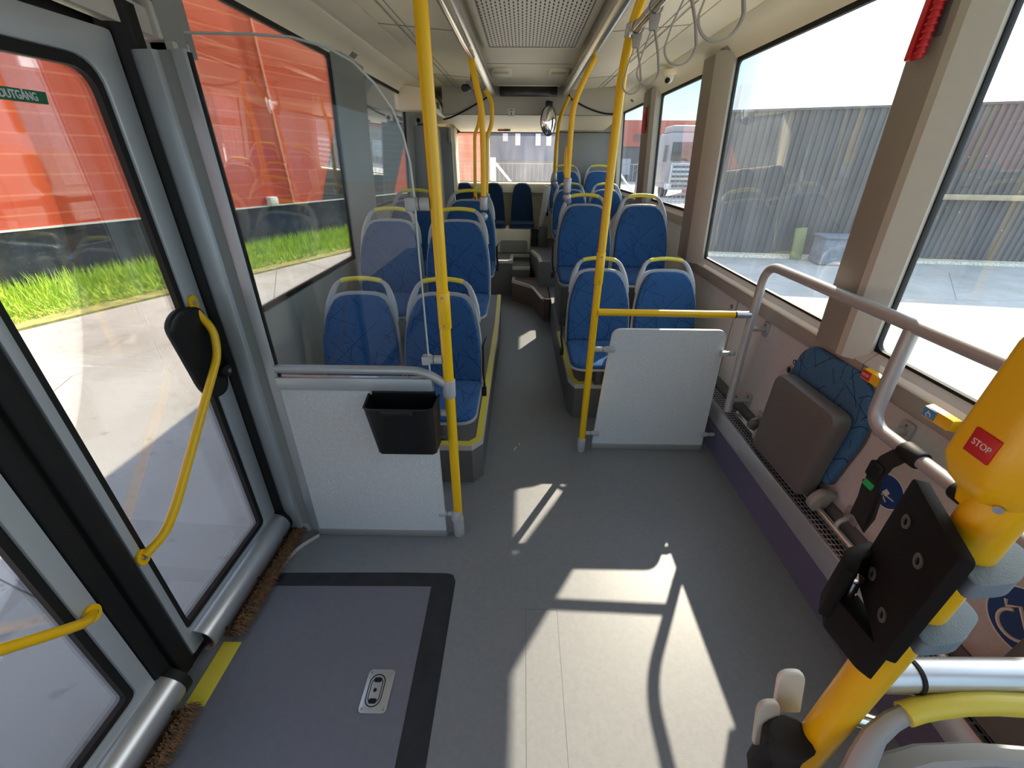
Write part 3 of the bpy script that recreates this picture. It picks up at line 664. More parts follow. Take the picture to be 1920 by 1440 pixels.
tin = [(-.570, 1.330), (-.557, 1.240), (-.538, 1.227), (-.337, 1.227), (-.317, 1.240), (-.313, 1.330)]
b = MB(); r = lambda P, z: [(p[0], p[1], z) for p in P]
b.loft([r(bot, .548), r(bot, .556), r(top, .765)], False); b.add(r(bot, .548), [(5, 4, 3, 2, 1, 0)]); b.loft([r(tin, .765), r([(p[0]*.97-.013, p[1]) for p in bot], .57)], False); b.add(r([(p[0]*.97-.013, p[1]) for p in bot], .57), [(0, 1, 2, 3, 4, 5)])
b.loft([r(top, .765), r(tin, .765)], False); b.build('body', M['blackp'], t)
b = MB(); b.tube([(p[0], p[1], .767) for p in top], .0045, 8); b.build('rim', M['blackp'], t)
b = MB(); b.box((-.50, 1.218, .738), (-.38, 1.224, .764)); b.build('front_lip', M['blackp'], t, bevel=.002)
MB().box((-.56, 1.325, .765), (-.32, 1.334, .785)).build('hanger', M['blackp'], t, bevel=.002)
def pole(label, pts, r=.0185, foot=None, name='grab_pole', sleeve=None, joint=None, loc=None, col='yellow', box=None):
    t = thing(name, label, 'grab pole', loc or (pts[0][0], pts[0][1], min(p[2] for p in pts)))
    MB().tube(pts, r, 18).build('tube', M[col], t)
    if foot: MB().cyl(foot[0], foot[1], foot[2]).build('foot', M['grey'], t, bevel=.003)
    if sleeve:
        s_ = MB().cyl(sleeve[0], sleeve[1], r+.003).build('sleeve', M[col], t, bevel=.0015)
        for q in (.12, .88):
            p = Vector(sleeve[0]).lerp(Vector(sleeve[1]), q); MB().cyl(p+Vector((0, -r-.002, 0)), p+Vector((0, -r-.0045, 0)), .004).build('rivet', M['ledge_d'], s_)
    if joint:
        top, bot, ball, sh = joint
        MB().cyl(top, bot, .027).build('connector', M['coat'], t, bevel=.006)
        b = MB(); b.ball(ball, .031, (1, 1, .9)); b.tube([ball, sh], [.028, .019], 14); b.build('ball_joint', M['coat'], t)
    if box: MB().loft([[(box[0]+x*s, box[1]+y, box[2]+z) for x, y in rpoly([(-.028, -.022), (.02, -.022), (.02, .022), (-.028, .022)], .012, 4)] for z, s in ((-.09, .75), (-.06, 1), (.06, 1), (.10, .75))]).build('button_housing', M[col], t)
    return t
P = pole('yellow pole standing between the left partition and the aisle', [(-.278, 1.35, .10), (-.266, 1.35, 1.2), (-.262, 1.35, 1.5), (-.262, 1.35, 1.955)], .0195, ((-.280, 1.35, 0), (-.279, 1.35, .105), .0245), sleeve=((-.2665, 1.35, 1.03), (-.265, 1.35, 1.16)))
b = MB(); b.tube([(-.279, 1.345, .155), (-.285, 1.332, .12), (-.283, 1.325, .10)], [.022, .024, .014], 12); b.build('loose_cover', M['grey'], P)
def clamp(label, x0, x1, y, z, parts=True, rr=.017):
    t = thing('panel_clamp', label, 'clamp', ((x0+x1)/2, y, z-rr))
    xm = x0+(x1-x0)*.55
    MB().cyl((x0, y, z), (x1, y, z), rr*.95).build('barrel', M['grey'], t, bevel=.003)
    s = 1 if x1 > x0 else -1
    MB().box((x0-s*.002, y-rr*1.05, z-rr*.95), (x0+s*abs(x1-x0)*.42, y+rr*1.05, z+rr*.95)).build('jaw', M['grey'], t, bevel=.004)
    MB().cyl((xm, y, z), (xm+s*.003, y, z), rr*1.02).build('seam_ring', M['greyD'], t)
clamp('upper grey clamp holding the glass screen to the yellow pole', -.352, -.282, 1.344, 1.43, rr=.02)
clamp('grey clamp holding the lower corner of the glass screen', -.356, -.286, 1.344, .91)
clamp('grey clamp beside the black bin, partition to pole', -.34, -.288, 1.344, .68, rr=.014)
clamp('lowest grey clamp at the foot of the left partition', -.362, -.297, 1.344, .135, rr=.012)

# ------------------------------------------------------------------ right partition and pole
t = thing('partition_panel', 'speckled grey partition panel with rounded corners right of the aisle', 'partition', (.78, 2.03, 0))
pl = rpoly([(.440, .034), (1.107, .034), (1.079, .776), (.481, .776)], [0, 0, .05, .05], 6)
MB().prism(pl, XZ, 2.02, 2.038).build('panel', M['lam'], t)
b = MB(); b.box((.438, 2.012, .0), (1.106, 2.043, .036)); b.build('bottom_rail', M['greyM'], t, bevel=.003)
P = pole('yellow pole standing right of the aisle with a bar to the wall rail', fillet([(.3705, 1.993, .09), (.373, 1.993, 1.1), (.382, 1.993, 1.83), (.395, 1.99, 1.955)], .2), .0185, ((.370, 1.993, 0), (.370, 1.993, .095), .0235), sleeve=((.3725, 1.993, 1.02), (.3733, 1.993, 1.17)))
MB().tube(fillet([(.400, 1.985, 1.99), (.412, 1.96, 2.04), (.425, 1.90, 2.10)], .03), .0185, 16).build('upper_bend', M['yellow'], P)
t = thing('cross_bar', 'horizontal yellow bar from the right pole to the wall rail', 'rail', (.75, 1.985, .86))
MB().cyl((.385, 1.985, .88), (1.06, 1.965, .882), .0175, seg=18).build('bar', M['yellow'], t)
MB().cyl((1.061, 1.965, .882), (1.066, 1.965, .882), .0182).build('ring', M['black'], t)
MB().cyl((1.066, 1.965, .882), (1.136, 1.963, .882), .0178).build('steel_end', M['alu'], t)
clamp('grey clamp high on the left edge of the right partition', .500, .386, 2.012, .665, rr=.015)
clamp('grey clamp low on the left edge of the right partition', .467, .388, 2.012, .118, rr=.013)
clamp('grey clamp between the right partition and the wall rail', 1.06, 1.135, 1.995, .657, rr=.013)
clamp('small grey clamp at the lower right corner of the right partition', 1.08, 1.16, 2.012, .12, rr=.012)

# poles further back
pole('second yellow pole on the left ending in a grey joint at a seat grip', fillet([(-.312, 2.93, 2.09), (-.286, 2.93, 1.95), (-.252, 2.93, 1.82), (-.250, 2.93, 1.55), (-.257, 2.93, 1.34)], .12), .0185, joint=((-.257, 2.93, 1.335), (-.258, 2.93, 1.255), (-.262, 2.925, 1.215), (-.285, 2.90, 1.19)))
pole('thin yellow pole with a kink behind the second left pole', fillet([(-.28, 3.6, 1.99), (-.235, 3.6, 1.92), (-.237, 3.6, 1.78), (-.279, 3.6, 1.70), (-.293, 3.6, 1.30)], .05), .016, joint=((-.293, 3.6, 1.31), (-.293, 3.6, 1.24), (-.293, 3.59, 1.22), (-.285, 3.56, 1.2)))
P = pole('farthest yellow pole on the left with a small red and yellow button box', fillet([(-.40, 4.52, 1.96), (-.425, 4.52, 1.83), (-.463, 4.52, 1.76), (-.479, 4.52, 1.29), (-.482, 4.52, .0)], .05), .016)
MB().box((-.505, 4.49, 1.14), (-.46, 4.502, 1.21)).build('button_box', M['yellow'], P, bevel=.003); MB().box((-.495, 4.485, 1.20), (-.47, 4.49, 1.225)).build('red_button', M['red'], P, bevel=.002)
pole('curved yellow pole on the right ending at the second row seat grip', fillet([(.43, 3.12, 2.10), (.375, 3.15, 2.0), (.318, 3.18, 1.86), (.313, 3.2, 1.72), (.313, 3.22, 1.44)], .12), .0185, joint=((.313, 3.22, 1.44), (.314, 3.22, 1.345), (.317, 3.23, 1.315), (.335, 3.27, 1.28)), box=(.310, 3.22, 1.53))
pole('farthest curved yellow pole on the right above the third row', fillet([(.447, 4.93, 2.10), (.363, 4.98, 1.923), (.350, 5.15, 1.682), (.362, 5.3, 1.42)], .15), .0185, joint=((.362, 5.3, 1.42), (.366, 5.3, 1.34), (.372, 5.3, 1.31), (.40, 5.32, 1.27)))
# ceiling hand rails
t = thing('ceiling_rail', 'brushed steel handrail along the left edge of the ceiling', 'rail', (-.268, .5, 1.975))
MB().tube([(-.262, Y0+.3, 1.975), (-.262, 2.2, 1.985), (-.30, 2.93, 2.06)], .016, 16).build('tube', M['chrome'], t)
t = thing('ceiling_rail', 'brushed steel strap rail along the right edge of the ceiling', 'rail', (.41, .5, 1.965))
MB().tube([(.405, 2.02, 1.972), (.41, Y0+.3, 1.975)], .0165, 16).build('tube', M['chrome'], t)
MB().cyl((.396, 1.99, 1.955), (.400, 1.985, 1.995), .0225).build('clamp', M['chrome'], t)
for y in (-.4, -2.4): MB().cyl((.41, y, 1.975), (.41, y, 2.12), .012).build('hanger_rod', M['chrome'], t)
hl = ['farthest grey strap hanger, nearest the yellow pole', 'second grey strap hanger from the yellow pole', 'third grey strap hanger, with the long open loop', 'nearest grey strap hanger, cut by the top of the view']
for k, (y, w) in enumerate(((1.93, .070), (1.70, .072), (1.38, .082), (1.13, .092))):
    t = thing('strap_hanger', hl[k], 'strap', (.41, y, 1.77), 'grey strap hangers on the right ceiling rail')
    zc = 1.775+w*.5; pts = []
    a0 = R(8+k*3); dx, dy = math.cos(a0), -math.sin(a0)*.5
    for i in range(25):
        q = math.pi*i/24; pts.append((.41+math.cos(q)*w*.5*dx, y+math.cos(q)*w*.5*dy, zc-math.sin(q)*w*.5))
    pts = [(.413, y, 1.925)]+[(.41+w*.36*dx, y+w*.36*dy, zc+.045)]+pts+[(.41-w*.36*dx, y-w*.36*dy, zc+.045)]+[(.407, y, 1.925)]
    MB().tube(pts, 1, prof=[(-.006, -.0022), (.006, -.0022), (.006, .0022), (-.006, .0022)], upv=(0, 1, 0)).build('loop', M['strap'], t)
    b = MB(); b.add([(.398, y-.007, 1.915), (.422, y-.007, 1.915), (.428, y-.007, 1.955), (.392, y-.007, 1.955), (.398, y+.007, 1.915), (.422, y+.007, 1.915), (.428, y+.007, 1.955), (.392, y+.007, 1.955)], [(0,3,2,1),(4,5,6,7),(0,1,5,4),(1,2,6,5),(2,3,7,6),(3,0,4,7)])
    b.tube([(.41+.021*math.cos(q), y, 1.974+.021*math.sin(q)) for q in [2*math.pi*i/16 for i in range(16)]], .004, 6, closed=True, upv=(0, 1, 0)); b.build('clip', M['strap'], t, bevel=.0015)

# ------------------------------------------------------------------ right hand wall rail
rx = 1.15
t = thing('wall_rail', 'long grey tube rail in front of the right windows, bent down at the partition', 'rail', (rx, 1.0, .42))
MB().tube(fillet([(rx, 1.935, .335), (rx, 1.962, .7), (rx, 1.965, 1.128), (rx, 1.7, 1.13), (rx, Y0+.4, 1.14)], .10, 10), .0205, 18).build('upper_tube', M['coat'], t)
MB().tube(fillet([(rx, 1.147, 1.12), (rx, 1.140, .93), (rx, 1.13, .80), (rx, .9, .80), (rx, -.9, .80)], .15, 12), .0205, 18).build('lower_tube', M['coat'], t)
for (y, z) in ((1.99, .80), (1.945, .40), (1.10, .785), (.1, .80)):
    br = MB().cyl((rx, y, z), (1.262, y+.02, z-.01), .013).build('bracket', M['coat'], t)
    MB().prism(rrect(y-.005, z-.048, y+.045, z+.028, .012), lambda a, b_, d: (d, a, b_), 1.260, 1.2695).build('foot_plate', M['coat'], br, bevel=.002)
    MB().cyl((1.258, y+.02, z+.014), (1.262, y+.02, z+.014), .005).build('bolt', M['chrome'], br)
for lab, y in (('black padded sleeve with the hanging strap on the lower wall rail', .965), ('black padded sleeve on the wall rail behind the black board', .795)):
    o = MB().cyl((rx, y-.032, .80), (rx, y+.032, .80), .029, seg=20).build('padded_sleeve', M['black'], bevel=.006); tag(o, lab, 'sleeve')
t = thing('wheelchair_strap', 'black safety strap with a green tag hanging from the wall rail', 'strap', (rx, .98, .52))
MB().tube([(1.14, .985, .785), (1.125, 1.0, .745), (1.120, 1.005, .69), (1.12, 1.0, .64)], 1, prof=[(-.022, -.008), (.022, -.008), (.022, .008), (-.022, .008)], upv=(0, 1, 0)).build('upper_webbing', M['web'], t)
b = MB(); b.obox((1.115, 1.005, .705), (.022, .05, .055)); b.build('adjuster', M['blackp'], t, bevel=.006)
b = MB(); b.tube([(1.115, 1.0, .66), (1.112, .985, .60), (1.105, .975, .535), (1.112, .96, .515), (1.125, .965, .56), (1.13, .985, .64)], 1, prof=[(-.028, -.004), (.028, -.004), (.028, .004), (-.028, .004)], upv=(0, 1, 0)); b.build('loop', M['web'], t)
b = MB(); b.obox((1.108, 1.0, .655), (.006, .035, .02), ((1, 0, -.25), (0, 1, 0), (.25, 0, 1))); b.build('green_tag', M['green'], t)

# heater along the right wall
t = thing('convector_heater', 'low aluminium heater with a mesh top along the right wall', 'heater', (1.2, .9, 0))
ya, yb = Y0+.4, 2.34
MB().box((1.163, ya, 0), (1.268, yb, .195)).build('kick_face', M['kick'], t, smooth=False)
MB().prism([(1.145, .195), (1.141, .20), (1.141, .296), (1.145, .302), (1.152, .302), (1.152, .195)], XZ, ya, yb).build('front_strip', M['alu'], t)
b = MB()
for x in (1.158, 1.172, 1.188, 1.204, 1.222, 1.238): b.box((x, -1.0, .296), (x+.0035, yb, .300))
y = -1.0
while y < yb: b.box((1.152, y, .2965), (1.245, y+.005, .2995)); y += .024
b.build('mesh_top', M['alu'], t, smooth=False)
MB().box((1.153, ya, .262), (1.25, yb, .266)).build('cavity_shade', M['blackp'], t, smooth=False)  # black sheet paints the shade of the hollow below the mesh
MB().prism([(1.238, .27), (1.238, .315), (1.262, .345), (1.2695, .345), (1.2695, .27)], XZ, ya, yb).build('rear_rail', M['greyD'], t)
MB().cyl((1.205, 1.93, .325), (1.205, -.7, .325), .014).build('steel_tube', M['chrome'], t)
for y in (1.80, 1.12, .2):
    br = MB().tube(fillet([(1.205, y, .325), (1.208, y, .36), (1.225, y, .372), (1.262, y+.02, .37)], .02), .009, 10).build('tube_bracket', M['coat'], t)
    MB().prism(rrect(y-.01, .335, y+.05, .40, .01), lambda a, b_, d: (d, a, b_), 1.262, 1.2695).build('foot_plate', M['coat'], br, bevel=.002)
for k, y in enumerate((1.74, 1.66)):
    pass

def folding_seat(label, yc):
    t = thing('folding_seat', label, 'folding seat', (1.2, yc, .30), 'folding seats on the right wall')
    def Yf(a): return yc+a
    pl = rpoly([(-.19, .40), (.19, .40), (.235, .66), (.20, .875), (-.20, .875), (-.235, .66)], [.03, .03, .05, .17, .17, .05], 8)
    b = MB(); cushion(b, pl, lambda a, z, d: (1.262-d-(z-.4)*.0, Yf(a), z), .03, .014); b.build('backrest_cushion', M['fab2'], t)
    b = MB(); b.prism(inset(pl, -.003), lambda a, z, d: (d, Yf(a), z), 1.258, 1.268); b.build('backrest_shell', M['greyD'], t)
    pl = rpoly([(-.175, .325), (.205, .315), (.20, .725), (-.205, .735), ], [.03, .03, .055, .055], 7)
    b = MB(); cushion(b, pl, lambda a, z, d: (1.215-d, Yf(a), z), .062, .012)
    b.build('folded_seat_shell', M['seatplate'], t)
    b = MB(); cushion(b, inset(pl, .006), lambda a, z, d: (1.213+d, Yf(a), z), .016, .008); b.build('seat_cushion', M['fab2'], t)
    for s, y in ((1, .225), (-1, -.225)):
        b = MB(); b.prism(rpoly([(-.035, .318), (.03, .305), (.075, .40), (.0, .405), (-.04, .36)], .02), lambda a, z, d: (1.20+a*.8, Yf(d), z), y-.018, y+.018); b.build('hinge_cover', M['greyM2'], t, bevel=.004)
    for y in (.29, .36):
        pass
    return t
M['fab2'] = fabric('blue_fabric_wall', (.055, .15, .29), (.015, .035, .09))
M['seatplate'] = mat('folding_seat_plastic', (.115, .11, .105), .5, bump=.08, bscale=700)
M['greyM2'] = mat('hinge_plastic', (.30, .29, .27), .5)
# the wall fabric pattern runs along the bus: reuse x as y
for mm in (M['fab2'],):
    for n in list(mm.node_tree.nodes):
        if n.type == 'SEPXYZ':
            c = mm.node_tree.nodes.new('ShaderNodeMapping'); c.inputs['Rotation'].default_value = (0, 0, R(90))
            l = n.inputs[0].links[0]; src = l.from_socket; mm.node_tree.links.remove(l); mm.node_tree.links.new(src, c.inputs[0]); mm.node_tree.links.new(c.outputs[0], n.inputs[0])
folding_seat('folded blue wall seat with dark plate between the two rail ends', 1.46)
folding_seat('folded blue wall seat at the lower right behind the near steel bar', .36)
for k, y in enumerate((1.78, 1.70)):
    o = MB().cyl((1.215, y-.02, .345), (1.215, y+.022, .345), .026, seg=16).build('hinge_drum', M['greyD'], bevel=.005)
    tag(o, ('dark hinge drum on the heater tube nearest the partition', 'dark hinge drum on the heater tube next to the folded seat')[k], 'hinge')

# signs, buttons and small things on the right wall
def yz_frame(y, z, x=1.2675): return basis((x, y, z), (0, -1, 0), (0, 0, 1), (-1, 0, 0))
def round_sign(label, y, z, r, kind):
    t = thing('round_sign', label, 'sign', (1.268, y, z-r))
    MB().cyl((1.2692, y, z), (1.2672, y, z), r, seg=40).build('white_rim', M['white'], t)
    MB().cyl((1.2675, y, z), (1.2668, y, z), r*.94, seg=40).build('blue_disc', M['blue'], t)
    b = MB(); x = 1.2664
    if kind == 'chair':
        S = r
        L = lambda pts, w=.05: b.tube([(x, y-p[0]*S, z+p[1]*S) for p in pts], w*S, 6)
        L([(-.62, .18), (-.50, .02), (-.28, .30), (.18, -.22), (.40, -.02)])
        L([(.0, .42), (.38, -.02), (.62, -.10)])
        L([(-.12+.42*math.cos(a)*1.0, -.30+.42*math.sin(a)) for a in [R(120+q*15) for q in range(15)]])
        b.ball((x, y-.25*S, z+.62*S), .09*S, (.2, 1, 1))
    else:
        S = r
        b.prism([(-.25, .0), (.05, -.08), (.18, .25), (-.10, .35)], lambda a, c, d: (d, y-a*S, z+c*S-.25*S), x-.0004, x+.0004)
        b.tube([(x, y-.05*S, z-.25*S), (x, y-.55*S, z-.22*S)], .035*S, 6)
        b.tube([(x, y+.2*S, z-.35*S), (x, y-.2*S, z-.6*S)], .03*S, 6)
    b.build('pictogram', M['white'], t)
round_sign('small round blue pushchair sign behind the hanging black strap', 1.073, .558, .062, 'pram')
round_sign('large round blue wheelchair sign low on the right wall', .625, .545, .088, 'chair')
for k, (y, z) in enumerate(((.990, .565), (.985, .520), (.76, .60))):
    t = thing('wall_sticker', ('small white sticker with a red mark beside the round sign', 'small blank white sticker below the red marked one', 'white sticker above the large wheelchair sign')[k], 'sticker', (1.268, y, z))
    MB().box((1.2672, y-.02, z-.018), (1.2692, y+.018, z+.018)).build('label', M['white'], t, bevel=.0006)
    if k == 0: MB().tube([(1.2668, y-.008, z-.01), (1.2668, y+.008, z+.006), (1.2668, y-.006, z+.01)], .002, 6).build('red_mark', M['red'], t)
def button(label, y, z, m, txt, dz=0):
    t = thing('stop_button', label, 'button', (1.24, y, z-.02))
    b = MB(); b.loft([[(1.2525, yy, zz) for yy, zz in rrect(y-.05, z-.02, y+.05, z+.022, .006, 2)], [(1.232, yy, zz) for yy, zz in rrect(y-.046, z-.017, y+.046, z+.018, .006, 2)]]); b.build('housing', M['yellow'], t)
    bb = MB(); bb.box((1.2295, y+.004, z-.014), (1.2325, y+.044, z+.016)); bt = bb.build('button', M[m], t, bevel=.001)
    if txt: text_mesh('lettering', txt, .013, basis((1.2290, y+.024, z+.001), (0, -1, 0), (0, 0, 1), (-1, 0, 0)), M['white'], bt)
    else:
        q = MB(); q.tube([(1.229, y+.024+.007*math.cos(a), z-.003+.007*math.sin(a)) for a in [R(i*24) for i in range(-4, 9)]], .001, 5); q.tube([(1.229, y+.028, z+.009), (1.229, y+.026, z), (1.229, y+.018, z), (1.229, y+.016, z-.008)], .001, 5); q.build('pictogram', M['white'], bt)
button('small yellow wall button with a red face by the window pillar', 1.287, .884, 'red', 'STOP')
button('yellow wall button with a blue face right of the red one', 1.03, .888, 'bluebtn', None)
button('yellow wall button under the second window near the rear seats', 3.31, 1.155, 'red', 'STOP')
for k, (y, z) in enumerate(((1.726, .737), (2.41, .780), (3.31, 1.06))):
    t = thing('charging_socket', ('round charging socket above the folded wall seat', 'round charging socket behind the yellow bar', 'round charging socket under the rear button')[k], 'socket', (1.268, y, z-.08))
    MB().cyl((1.2692, y, z), (1.267, y, z), .012).build('symbol_disc', M['blackp'], t)
    MB().box((1.2662, y-.003, z-.006), (1.267, y+.003, z+.006)).build('symbol', M['white'], t)
    MB().cyl((1.2692, y+.01, z-.045), (1.262, y+.01, z-.045), .021).build('bezel', M['ledge_d'], t, bevel=.002); MB().cyl((1.264, y+.01, z-.045), (1.2615, y+.01, z-.045), .014).build('port', M['blackp'], t)

# emergency hammers on the pillars
def hammer(label, y, z, s, x):
    t = thing('emergency_hammer', label, 'hammer', (x, y, z))
    MB().box((x, y-.03*s, z), (x+.02, y+.03*s, z+.17*s)).build('bracket', M['greyD'], t, bevel=.003)
    b = MB(); b.box((x-.03*s, y+.013*s, z-.05*s), (x-.004, y+.035*s, z+.12*s)); b.build('guard', M['red'], t, bevel=.004)
    b = MB(); b.tube([(x-.022*s, y-.012*s, z-.05*s), (x-.022*s, y-.012*s, z+.10*s), (x-.02*s, y-.005*s, z+.17*s)], [.010*s, .012*s, .009*s], 10)
    for i in range(8): b.cyl((x-.022*s, y-.012*s, z-.04*s+i*.016*s), (x-.022*s, y-.012*s, z-.034*s+i*.016*s), .0145*s)
    b.build('handle', M['red'], t)
    MB().cyl((x-.022*s, y-.03*s, z+.165*s), (x-.022*s, y+.04*s, z+.165*s), .010*s).build('head', M['greyM'], t)
hammer('red emergency hammer at the top of the near right pillar', 1.525, 1.865, 1.0, 1.165)
hammer('small red emergency hammer on the rear right pillar', 4.62, 1.83, 1.0, 1.165)
# dome camera
t = thing('dome_camera', 'small white dome camera on the cove above the right rear windows', 'camera', (1.09, 3.87, 2.05))
MB().cyl((1.10, 3.87, 2.115), (1.092, 3.87, 2.155), .05, .055).build('base', M['ceil'], t, bevel=.004); MB().ball((1.098, 3.87, 2.105), .038).build('housing', M['white'], t); MB().ball((1.085, 3.845, 2.085), .02).build('lens', M['blackp'], t)

# ------------------------------------------------------------------ ceiling fittings
def mat_grille():
    m, t, b = nt('perforated_grille'); b.inputs['Roughness'].default_value = .5
    tcn = t.nodes.new('ShaderNodeTexCoord'); sp = t.nodes.new('ShaderNodeSeparateXYZ'); t.links.new(tcn.outputs['Object'], sp.inputs[0])
    cx = math_node(t, 'MULTIPLY', sp.outputs['X'], 48); col = math_node(t, 'FLOOR', cx); par = math_node(t, 'MULTIPLY', math_node(t, 'MODULO', math_node(t, 'ADD', col, 200), 2), .5)
    a = math_node(t, 'LESS_THAN', math_node(t, 'FRACT', math_node(t, 'ADD', cx, 100)), .36)
    yy = math_node(t, 'FRACT', math_node(t, 'ADD', math_node(t, 'MULTIPLY', sp.outputs['Y'], 21), math_node(t, 'ADD', par, 100)))
    c = math_node(t, 'LESS_THAN', yy, .66); k = math_node(t, 'MULTIPLY', a, c)
    mr = t.nodes.new('ShaderNodeMix'); mr.data_type = 'RGBA'; t.links.new(k, mr.inputs['Factor']); mr.inputs[6].default_value = (.95, .91, .83, 1); mr.inputs[7].default_value = (.035, .03, .03, 1)
    t.links.new(mr.outputs[2], b.inputs['Base Color']); return m
t = thing('roof_air_grille', 'large perforated grille in the middle of the ceiling', 'grille', (.045, 2.4, 2.17))
g = MB().box((-.225, 1.35, 2.182), (.315, 3.325, 2.188)); g.build('perforated_panel', mat_grille(), t, smooth=False)
b = MB(); b.frame(rrect(-.27, 1.28, .36, 3.39, .05), rrect(-.225, 1.35, .315, 3.325, .01), XY, 2.180, 2.197); b.build('frame', M['ceil2'], t, bevel=.003)
b = MB(); b.frame(rrect(-.229, 1.346, .319, 3.329, .01), rrect(-.225, 1.35, .315, 3.325, .01), XY, 2.179, 2.181); b.build('shadow_gap', M['greyD'], t)
for s, x in ((-1, -.19), (1, .285)):
    t = thing('speaker_grille', ('slotted oval ceiling vent left of the display', 'slotted oval ceiling vent right of the display')[s > 0], 'vent', (x, 4.22, 2.18))
    MB().prism(rrect(x-.085, 4.10, x+.085, 4.42, .05), XY, 2.180, 2.196).build('plate', M['ceil'], t, bevel=.004)
    b = MB()
    for k in range(9): b.box((x-.06+k*.0135+s*.0, 4.16, 2.1785), (x-.055+k*.0135, 4.26, 2.181))
    b.build('slots', M['greyD'], t)
b = MB()
for (yv, sg) in ((.0, -1), (1.7, -1), (2.9, -1), (1.62+.25, 1), (2.9, 1), (4.2, 1), (5.0, 1), (.2, 1)): pass
vl = {(-1, 1.80): 'slotted cove vent above the first left window', (-1, 3.25): 'slotted cove vent above the second left window', (1, 2.02): 'slotted cove vent above the wide right window', (1, 3.05): 'small cove vent before the dome camera', (1, 4.6): 'small cove vent behind the dome camera', (1, 5.4): 'farthest small cove vent on the right'}
for (sg, yv), lab in vl.items():
    b = MB(); X = Vector((-sg*.055, 0, .045)).normalized(); Yv = Vector((0, 1, 0)); Z = X.cross(Yv)
    c = Vector((.045+sg*1.128, yv, 2.1215))
    for k in range(7): b.obox(c+Yv*(k-3)*.014-Z*(-.0005 if Z.z > 0 else .0005)*0, (.034, .006, .005), (X, Yv, Z))
    tag(b.build('cove_vent', M['ledge_d']), lab, 'vent')
t = thing('display_board', 'dark passenger display at the end of the ceiling', 'display', (.04, 5.0, 2.1))
MB().box((-.245, 4.985, 2.108), (.33, 5.02, 2.19)).build('screen', M['amber'], t, bevel=.003)
MB().box((-.27, 4.965, 2.188), (.355, 5.02, 2.225)).build('top_cover', M['ceil'], t, bevel=.004)
for x in (-.215, .30): MB().box((x-.03, 4.98, 2.12), (x+.03, 4.986, 2.175)).build('sensor', M['blackp'], t, bevel=.002)
t = thing('video_camera', 'small dark camera under the left ceiling cover beside the second pole', 'camera', (-.375, 3.45, 1.97))
MB().box((-.40, 3.44, 1.985), (-.335, 3.52, 2.02)).build('bracket', M['greyM'], t, bevel=.004); MB().cyl((-.41, 3.40, 1.975), (-.385, 3.47, 1.985), .022).build('body', M['blackp'], t, bevel=.003); MB().cyl((-.36, 3.48, 2.01), (-.36, 3.48, 2.16), .012).build('stem', M['greyD'], t)
# rear: interior mirror, sign, hatch release, cables
t = thing('interior_mirror', 'convex oval mirror on a black arm in front of the rear bulkhead', 'mirror', (.25, 4.9, 1.76))
MB().box((.215, 4.90, 2.02), (.285, 4.99, 2.06)).build('arm', M['blackp'], t, bevel=.006); MB().cyl((.25, 4.97, 2.05), (.25, 5.048, 2.07), .014).build('stem', M['blackp'], t)
def mfn(a, h, d): return (.250+a*.93-d*.35, 4.90+a*.36+d*.93, 1.895+h+d*.1)
pl = [(math.cos(2*math.pi*i/28)*.085, math.sin(2*math.pi*i/28)*.135) for i in range(28)]
b = MB(); b.loft([[mfn(a*k, h*k, d) for a, h in pl] for k, d in ((.6, .06), (.95, .03), (1.0, 0.0))]); b.build('housing', M['blackp'], t)
b = MB(); b.loft([[mfn(a*k, h*k, d) for a, h in pl] for k, d in ((.93, -.002), (.8, -.016), (.55, -.028), (.25, -.036), (.02, -.038))]); b.build('reflector', M['mirror'], t)
t = thing('instruction_sign', 'small white sign with a down arrow on the bulkhead above the back window', 'sign', (-.13, 5.046, 1.94))
MB().box((-.163, 5.0435, 1.942), (-.097, 5.0485, 2.012)).build('plate', M['white'], t, bevel=.002)
b = MB(); b.prism([(-.134, 1.985), (-.126, 1.985), (-.126, 1.966), (-.119, 1.966), (-.13, 1.951), (-.141, 1.966), (-.134, 1.966)], XZ, 5.0425, 5.0437); b.build('arrow', M['greyD'], t, smooth=False)
MB().box((-.15, 5.0425, 1.993), (-.112, 5.0437, 2.001)).build('red_print', M['red'], t, smooth=False)
t = thing('hatch_release', 'small red and black release handle over the back window', 'handle', (-.25, 6.1, 1.92))
MB().box((-.33, 6.08, 1.866), (-.22, 6.13, 1.884)).build('red_lever', M['red'], t, bevel=.003); MB().box((-.245, 6.06, 1.865), (-.17, 6.10, 1.89)).build('catch', M['greyD'], t, bevel=.003)
for lab, pts in (('black cable running under the left ceiling cover near the display', [(-.33, 4.98, 2.145), (-.37, 5.0, 2.10), (-.58, 5.035, 2.0), (-.75, 5.035, 1.93), (-.835, 5.035, 1.91)]), ('black cable curving under the right ceiling cover near the mirror', [(.43, 4.98, 2.145), (.47, 5.0, 2.09), (.66, 5.035, 2.01), (.84, 5.035, 1.965), (1.0, 5.035, 1.97)])):
    tag(MB().tube(fillet(pts, .1), .008, 8).build('black_cable', M['black']), lab, 'cable')

